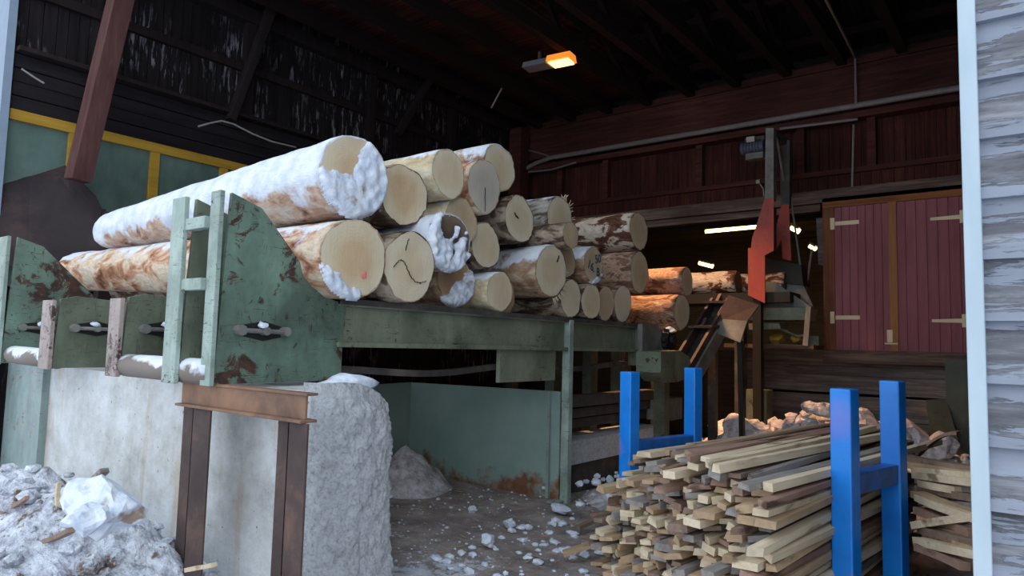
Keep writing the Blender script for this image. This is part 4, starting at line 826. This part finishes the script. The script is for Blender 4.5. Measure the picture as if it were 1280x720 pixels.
cradle((-.775, 3.66, 1.33), (-.655, 4.22, 1.36), .875, 'near bright blue steel stake frame at the right side of the stick stack', ('near left blue stake', 'near right blue stake'))

# ================================================================== STICK STACK
def stick_mesh(L, w, t, sd):
    rnd = random.Random(sd); mb = MB(); n = 5; bow = rnd.uniform(-.012, .012); tw = rnd.uniform(-.06, .06)
    sk0, sk1 = rnd.uniform(-.03, .03), rnd.uniform(-.04, .04); wane = rnd.random() < .3
    for i in range(n):
        s = i / (n - 1); y = s * L; ww = w * (1 - (rnd.uniform(0, .12)) * s); cz = bow * math.sin(s * math.pi)
        for (a, b) in ((-1, -1), (1, -1), (1, 1), (-1, 1)):
            xx, zz = a * ww / 2 * (.72 if wane and b > 0 else 1), b * t / 2
            yy = y + (sk0 * a if i == 0 else 0) + (sk1 * a if i == n - 1 else 0); an = tw * (s - .5)
            mb.v.append(Vector((xx * math.cos(an) - zz * math.sin(an), yy, zz * math.cos(an) + xx * math.sin(an) + cz)))
    mb.f.append((3, 2, 1, 0))
    for i in range(n - 1):
        for q in range(4): a, b = i * 4 + q, i * 4 + (q + 1) % 4; mb.f.append((a, b, b + 4, a + 4))
    mb.f.append(tuple(range(n * 4 - 4, n * 4))); return mb
ORD = ['', 'second', 'third', 'fourth', 'fifth', 'sixth', 'seventh', 'eighth', 'ninth', 'tenth', 'eleventh', 'twelfth', 'thirteenth', 'fourteenth', 'fifteenth', 'sixteenth', 'seventeenth', 'eighteenth', 'nineteenth', 'twentieth', 'twenty-first', 'twenty-second', 'twenty-third', 'twenty-fourth', 'twenty-fifth', 'twenty-sixth', 'twenty-seventh', 'twenty-eighth']
def topz(u): # u 0 left .. 1 right
    return .77 + .2 * math.sin(min(1, u * 1.25) * math.pi / 2) - .05 * max(0, u - .75) / .25
sticks = []; LAY = .044; rs = random.Random(21)
li_ = 0; z = 1.02
WID = 1.40
while z > .02:
    u = 0.0; idx = 0
    while u < 1.0:
        w_ = rs.choice((.045, .05, .055, .06, .07, .08, .1)) ; du = (w_ + rs.uniform(.004, .016)) / WID
        uc = u + du / 2; u += du
        if uc > 1 or z > topz(uc) + .02: continue
        sticks.append(dict(z=z, u=uc, w=w_, layer=li_)); 
    li_ += 1; z -= LAY
cells = []
for q in sticks:
    u = q['u']; q['L'] = rs.uniform(1.9, 2.3) + .3 * u; q['yaw'] = 12 - 7 * u
    d_ = Vector((math.sin(rad(q['yaw'])), math.cos(rad(q['yaw'])), 0)); off = rs.gauss(0, .075) + .1 - .14 * max(0, .85 - q['z'])
    if u < .45 and q['z'] > topz(u) - .14: off += rs.uniform(.1, .4)
    q['near'] = Vector((-2.30 + 1.38 * u, 3.98 - 1.15 * u, q['z'])) + d_ * off
    q['py'] = pj(q['near'])[1]
seen = sorted([q for q in sticks if q['py'] < 735 or (q['u'] > .88 and q['z'] > .2)], key=lambda q: q['py'])[:300]; ids = {id(q) for q in seen}
rest = MB(); byl = {}
for q in sticks: byl.setdefault(q['layer'], []).append(q)
LN = {l: i for i, l in enumerate(sorted(byl))}
for l, row in byl.items():
    row.sort(key=lambda q: q['u'])
    for i, q in enumerate(row):
        t = rs.uniform(.02, .038); top = (q['z'] + LAY > topz(q['u']) + .02)
        R_ = Matrix.Rotation(rad(-q['yaw'] + rs.uniform(-1.6, 1.6) * (2.0 if top else 1)), 4, 'Z') @ Matrix.Rotation(rad(rs.uniform(-.6, .6)), 4, 'X') @ Matrix.Rotation(rad(rs.uniform(-10, 10)), 4, 'Y')
        mb = stick_mesh(q['L'], q['w'], t, rs.random()); tone = rs.choices(['pale', 'honey', 'brown', 'grey', 'reddish'], [.33, .25, .15, .20, .07])[0]
        MX = Matrix.Translation(q['near']) @ R_
        if id(q) in ids:
            o = mb.build('wooden_stick', m['w_' + tone], origin=(0, 0, 0)); o.matrix_world = MX
            lay = 'top layer' if LN[l] == 0 else ORD[LN[l]] + ' layer down'
            tag(o, ('%s sawn stick in the stack, %s, %s from the left' % (tone, lay, 'first' if i == 0 else ORD[i])), 'stick', 'sawn sticks stacked between the blue stakes')
        else:
            rest.add([MX @ p for p in mb.v], mb.f)
if rest.v:
    o = rest.build('lower_sticks', m['w_honey']); tag(o, 'weathered sticks at the bottom of the stack below the visible layers', 'sticks', None, 'stuff')
# bearers under the stack and a few fallen sticks at its left
def loose(a, b, w_, t, tone, label, grp, name='wooden_stick'):
    a, b = Vector(a), Vector(b); mb = MB(); n = 7; d = (b - a); side = d.cross(Vector((0, 0, 1)) if abs(d.normalized().z) < .8 else Vector((0, 1, 0))).normalized(); bow = random.uniform(-.02, .02)
    upv = side.cross(d).normalized()
    for i in range(n):
        s = i / (n - 1); p = a + d * s + side * bow * math.sin(s * math.pi); ww = w_ * (1 - .25 * s)
        for (q, r2) in ((-1, -1), (1, -1), (1, 1), (-1, 1)): mb.v.append(p + side * q * ww / 2 + upv * r2 * t / 2)
    mb.f.append((3, 2, 1, 0)); mb.f.append(tuple(range(n * 4 - 4, n * 4)))
    for i in range(n - 1):
        for q in range(4): x_, y_ = i * 4 + q, i * 4 + (q + 1) % 4; mb.f.append((x_, y_, y_ + 4, x_ + 4))
    o = mb.build(name, m['w_' + tone]); tag(o, label, 'stick', grp)
gl = 'loose sticks fallen left of the stack'
loose(at_z(704, 692, .04), at_z(772, 672, .16), .06, .035, 'honey', 'loose honey-coloured stick poking out furthest left of the stack', gl)
loose(at_z(722, 660, .04), at_z(768, 640, .10), .05, .03, 'brown', 'loose brown stick lying left of the stack, above the honey-coloured one', gl)
loose(at_z(738, 643, .02), at_z(772, 640, .06), .05, .03, 'reddish', 'short reddish stick end left of the stack', gl)
# slab heap at the right
gs = 'split slabs heaped right of the stack'
SL = [  # px/py ends with depth Y
 (1128, 572, 1226, 588, 4.7, 4.2, .10, 'brown', 'uppermost brown slab of the right-hand heap'),
 (1128, 580, 1226, 594, 4.6, 4.1, .09, 'honey', 'honey slab just under the uppermost brown slab'),
 (1148, 588, 1226, 596, 4.5, 4.0, .08, 'pale', 'pale slab second in the bright band of the heap'),
 (1150, 594, 1226, 604, 4.45, 3.95, .09, 'pale', 'broad pale slab in the bright band of the heap'),
 (1155, 604, 1200, 613, 4.4, 4.1, .07, 'pale', 'short pale slab under the bright band'),
 (1150, 600, 1226, 612, 4.5, 4.0, .06, 'grey', 'grey slab behind the bright band'),
 (1155, 612, 1226, 624, 4.4, 3.9, .07, 'brown', 'brown slab below the short pale slab'),
 (1148, 618, 1226, 646, 4.3, 3.8, .08, 'honey', 'honey slab slanting down to the right'),
 (1150, 622, 1226, 650, 4.25, 3.75, .06, 'pale', 'pale strip under the slanting honey slab'),
 (1156, 628, 1226, 634, 4.4, 3.9, .07, 'grey', 'grey slab in the shaded gap of the heap'),
 (1150, 638, 1218, 668, 4.2, 3.75, .07, 'reddish', 'reddish slab crossing steeply under the grey board'),
 (1150, 657, 1226, 646, 4.1, 3.8, .10, 'pale', 'light board tilted up to the right across the heap'),
 (1170, 646, 1226, 640, 4.3, 3.9, .07, 'brown', 'brown board behind the tilted light board'),
 (1155, 662, 1226, 680, 4.1, 3.65, .07, 'brown', 'brown slab below the tilted light board'),
 (1160, 668, 1226, 690, 4.05, 3.6, .05, 'honey', 'thin honey strip low in the heap'),
 (1150, 676, 1226, 694, 4.0, 3.55, .07, 'pale', 'pale slab near the bottom of the heap'),
 (1150, 684, 1206, 708, 3.95, 3.6, .06, 'reddish', 'lowest reddish slab pointing down right'),
 (1172, 655, 1226, 662, 4.2, 3.8, .06, 'grey', 'grey slab at the right edge of the heap'),
 (1160, 672, 1226, 676, 4.2, 3.8, .06, 'brown', 'dark strip between the lower slabs'),
 (1150, 610, 1226, 638, 4.5, 4.0, .06, 'grey', 'grey strip slanting behind the honey slab'),
]
for x0, y0_, x1, y1_, ya, yb_, w_, tone, lb in SL: loose(at_y(x0, y0_, ya), at_y(x1, y1_, yb_), w_, .035, tone, lb, gs, 'wood_slab')
# curled bark strip on top of heap
b = MB(); a0 = at_y(1138, 574, 5.2)
for i in range(9):
    t = i / 8 * 1.6; p = a0 + Vector((.16 * t, .0, .20 * math.sin(t))); b.v += [p, p + Vector((.02, .1, 0)), p + Vector((.02, .1, -.02)), p + Vector((0, 0, -.02))]
for i in range(8):
    for q in range(4): x_, y_ = i * 4 + q, i * 4 + (q + 1) % 4; b.f.append((x_, y_, y_ + 4, x_ + 4))
tag(b.build('curled_bark_strip', m['w_reddish']), 'curled orange bark strip standing up behind the right-hand heap', 'bark strip')

# ================================================================== SNOW, ICE, RUBBLE
def field(name, cx, cy, rx, ry, h, mat, label, seed, nx=60, ny=60, pw=1.0, rough=.12):
    b = MB()
    for j in range(ny + 1):
        for i in range(nx + 1):
            u, v_ = -1 + 2 * i / nx, -1 + 2 * j / ny; x, y = cx + u * rx, cy + v_ * ry
            d = max(0, 1 - math.hypot(u, v_)) ** pw
            z = h * d * (1 + .5 * noise.noise(Vector((x * 1.5, y * 1.5, seed)))) + (rough * (abs(noise.noise(Vector((x * 5, y * 5, seed)))) + .5 * noise.noise(Vector((x * 12, y * 12, seed))))) * min(1, d * 4) - .03
            b.v.append(Vector((x, y, z)))
    b.f = [(j * (nx + 1) + i, j * (nx + 1) + i + 1, (j + 1) * (nx + 1) + i + 1, (j + 1) * (nx + 1) + i) for j in range(ny) for i in range(nx)]
    o = b.build(name, mat, smooth=False); tag(o, label, 'snow', None, 'stuff'); return b
pk = at_y(95, 600, 2.0)
f1 = field('snow_heap', pk.x - .1, 1.72, 1.9, .95, .62, m['dirty_snow'], 'dirty ploughed snow heap before the concrete block at the left', 3, 110, 70, .8, .09)
f2 = field('ice_heap', -2.25, 9.55, 2.05, 1.35, .62, m['ice_grey'], 'greyish broken ice and snow heap under the back wall behind the stack', 9, 90, 60, .7, .16)
f3 = field('snow_heap', -5.35, 5.2, .52, .5, .44, m['ice_grey'], 'small grey snow heap in the corner of the steel sheet', 5, 30, 30, 1, .05)
f4 = field('snow_heap', -3.1, 6.7, .8, 1.0, .22, m['ice_grey'], 'low grey snow bank right of the upright deck post', 6, 40, 40, .8, .08)
# countless small bits
b = MB(); rr = random.Random(5)
for i in range(1100):
    x, y = rr.uniform(-5.4, -1.6), 2.4 + 4.2 * rr.random() ** 1.4
    if noise.noise(Vector((x * 1.3, y * 1.3, 4))) < -.05 and rr.random() < .8: continue
    s = rr.uniform(.004, .013) * (2.6 if rr.random() < .08 else 1); b.chunk((x, y, ground_h(x, y) + s * .4), s, i, 0, (1.2, 1, .7))
for i in range(170):
    x, y = rr.gauss(-2.95, .45), rr.gauss(6.5, .45); s = rr.uniform(.02, .06); b.chunk((x, y, .12 + rr.uniform(-.08, .08)), s, i, 0, (1.1, 1, .8))
for i in range(120):
    x, y = rr.uniform(-3.5, -2.0), rr.uniform(3.6, 5.2); s = rr.uniform(.01, .045); b.chunk((x, y, ground_h(x, y) + s * .4), s, i, 0, (1.3, 1, .6))
tag(b.build('ice_crumbs', m['snow']), 'scattered crumbs of ice and snow on the dark dirt floor', 'ice crumbs', None, 'stuff')
b = MB()
for i in range(420):
    q = rr.choice(f1.v)
    if q.z < .02: continue
    s = rr.uniform(.012, .05) * (2 if rr.random() < .15 else 1); b.chunk(q + Vector((rr.uniform(-.05, .05), rr.uniform(-.05, .05), s * .25)), s, i, 0, (1.2, 1.1, .7))
tag(b.build('snow_clods', m['dirty_snow']), 'small snow clods all over the ploughed snow heap', 'snow clods', None, 'stuff')
b = MB()
for i in range(420):
    q = rr.choice(f2.v)
    if q.z < .02: continue
    s = rr.uniform(.03, .11); b.chunk(q + Vector((0, 0, s * .2)), s, i, 0, (1.2, 1.1, .8))
tag(b.build('ice_clods', m['ice_grey']), 'broken ice clods strewn over the heap under the back wall', 'ice clods', None, 'stuff')
# wood litter on the floor
b = MB()
for i in range(240):
    x, y = rr.uniform(-5.3, -1.9), rr.uniform(2.8, 5.8); a = rr.uniform(0, TAU); l = rr.uniform(.02, .09); z_ = ground_h(x, y) + .012
    b.bar((x, y, z_), (x + math.cos(a) * l, y + math.sin(a) * l, z_ + .004), rr.uniform(.004, .012), .004)
tag(b.build('bark_litter', m['w_honey']), 'fine bark and splinter litter on the dirt floor', 'litter', None, 'stuff')
def ice(c0, r, sd, label, mat='snow', sq=(1, 1, .8), grp=None, sub=2):
    o = MB().chunk(c0, r, sd, sub, sq).build('ice_chunk', m[mat], smooth=False); tag(o, label, 'ice chunk', grp)
def up(p, d): return p + Vector((0, 0, d))
ice(at_y(125, 632, 1.55), .17, 2.2, 'largest white ice chunk sitting on the snow heap', sq=(1.2, .9, .85))
ice(at_y(110, 648, 1.42), .10, 5.4, 'white ice chunk just below the largest chunk on the heap')
ice(at_y(4, 665, 1.5), .10, 7.7, 'white ice chunk at the left picture edge on the heap')
ice(at_z(258, 706, .05), .07, 1.3, 'white snow lump at the foot of the left rusty upright')
ice(at_z(236, 716, .04), .05, 6.3, 'small white snow lump left of the left rusty upright foot')
ice(at_z(374, 712, .06), .08, 3.1, 'white snow lump at the foot of the right rusty upright')
ice(at_z(610, 675, .04), .055, 4.1, 'bright white ice chunk alone on the dirt floor left of the stack')
ice(at_z(637, 654, .04), .05, 4.9, 'pale ice chunk on the floor right of the middle, before the steel sheet')
ice(at_z(590, 637, .03), .04, 8.2, 'flat ice chunk in front of the rust-streaked sheet')
ice(at_z(700, 636, .04), .07, 2.9, 'flat snow chunk at the foot of the green deck post', sq=(1.5, 1, .5))
ice(at_y(5, 610, 2.3), .13, 9.1, 'grey ice lump against the teal sheet at the left edge', 'ice_grey')
ice(up(at_y(929, 537, 9.2), -.1), .46, 1.9, 'big grey snow block behind the far end of the stack', 'ice_grey', (1.0, .7, .62), sub=3)
for px, py, r_, lb in ((1014, 510, .09, 'round grey ice lump atop the back heap, left one'), (1031, 513, .10, 'round grey ice lump atop the back heap, right one'), (1075, 535, .22, 'pale ice boulder between the near blue stakes on the back heap'), (1130, 548, .24, 'pale ice boulder right of the near right blue stake'), (1172, 562, .17, 'grey ice boulder at the foot of the leaning green board')):
    ice(at_y(px, py, 9.2), r_ * 1.2, px, lb, 'ice_grey')
# bark pieces on the snow heap
for (a, b_, w_, t, tone, lb) in ((at_y(113, 612, 1.75), at_y(131, 588, 1.75), .06, .03, 'grey', 'grey bark shard sticking out of the snow heap'), (at_y(72, 632, 1.6), at_y(74, 603, 1.6), .03, .02, 'pale', 'pale splinter standing upright in the snow heap'), (at_y(0, 642, 1.5), at_y(34, 622, 1.5), .03, .02, 'reddish', 'reddish stick lying on the snow heap at the left edge'), (at_y(60, 676, 1.35), at_y(90, 662, 1.35), .05, .02, 'brown', 'dark bark flake lying on the middle of the snow heap'), (at_y(235, 712, 1.9), at_y(268, 706, 1.9), .04, .02, 'pale', 'pale splinter lying before the left rusty upright')):
    loose(a, b_, w_, t, tone, lb, 'wood bits in the snow heap', 'wood_splinter')

# ================================================================== LIGHT
wd = bpy.data.worlds.new('overcast_sky'); bpy.context.scene.world = wd; wd.use_nodes = True; nt = wd.node_tree
bg = nt.nodes['Background']; tc = nt.nodes.new('ShaderNodeTexCoord'); sx = nt.nodes.new('ShaderNodeSeparateXYZ'); rp = nt.nodes.new('ShaderNodeValToRGB')
nt.links.new(tc.outputs['Generated'], sx.inputs[0]); nt.links.new(sx.outputs[2], rp.inputs[0]); nt.links.new(rp.outputs[0], bg.inputs[0])
rp.color_ramp.elements[0].position = .0; rp.color_ramp.elements[0].color = (.88, .94, 1, 1); rp.color_ramp.elements[1].position = .8; rp.color_ramp.elements[1].color = (.74, .86, 1, 1)
bg.inputs['Strength'].default_value = 1.95
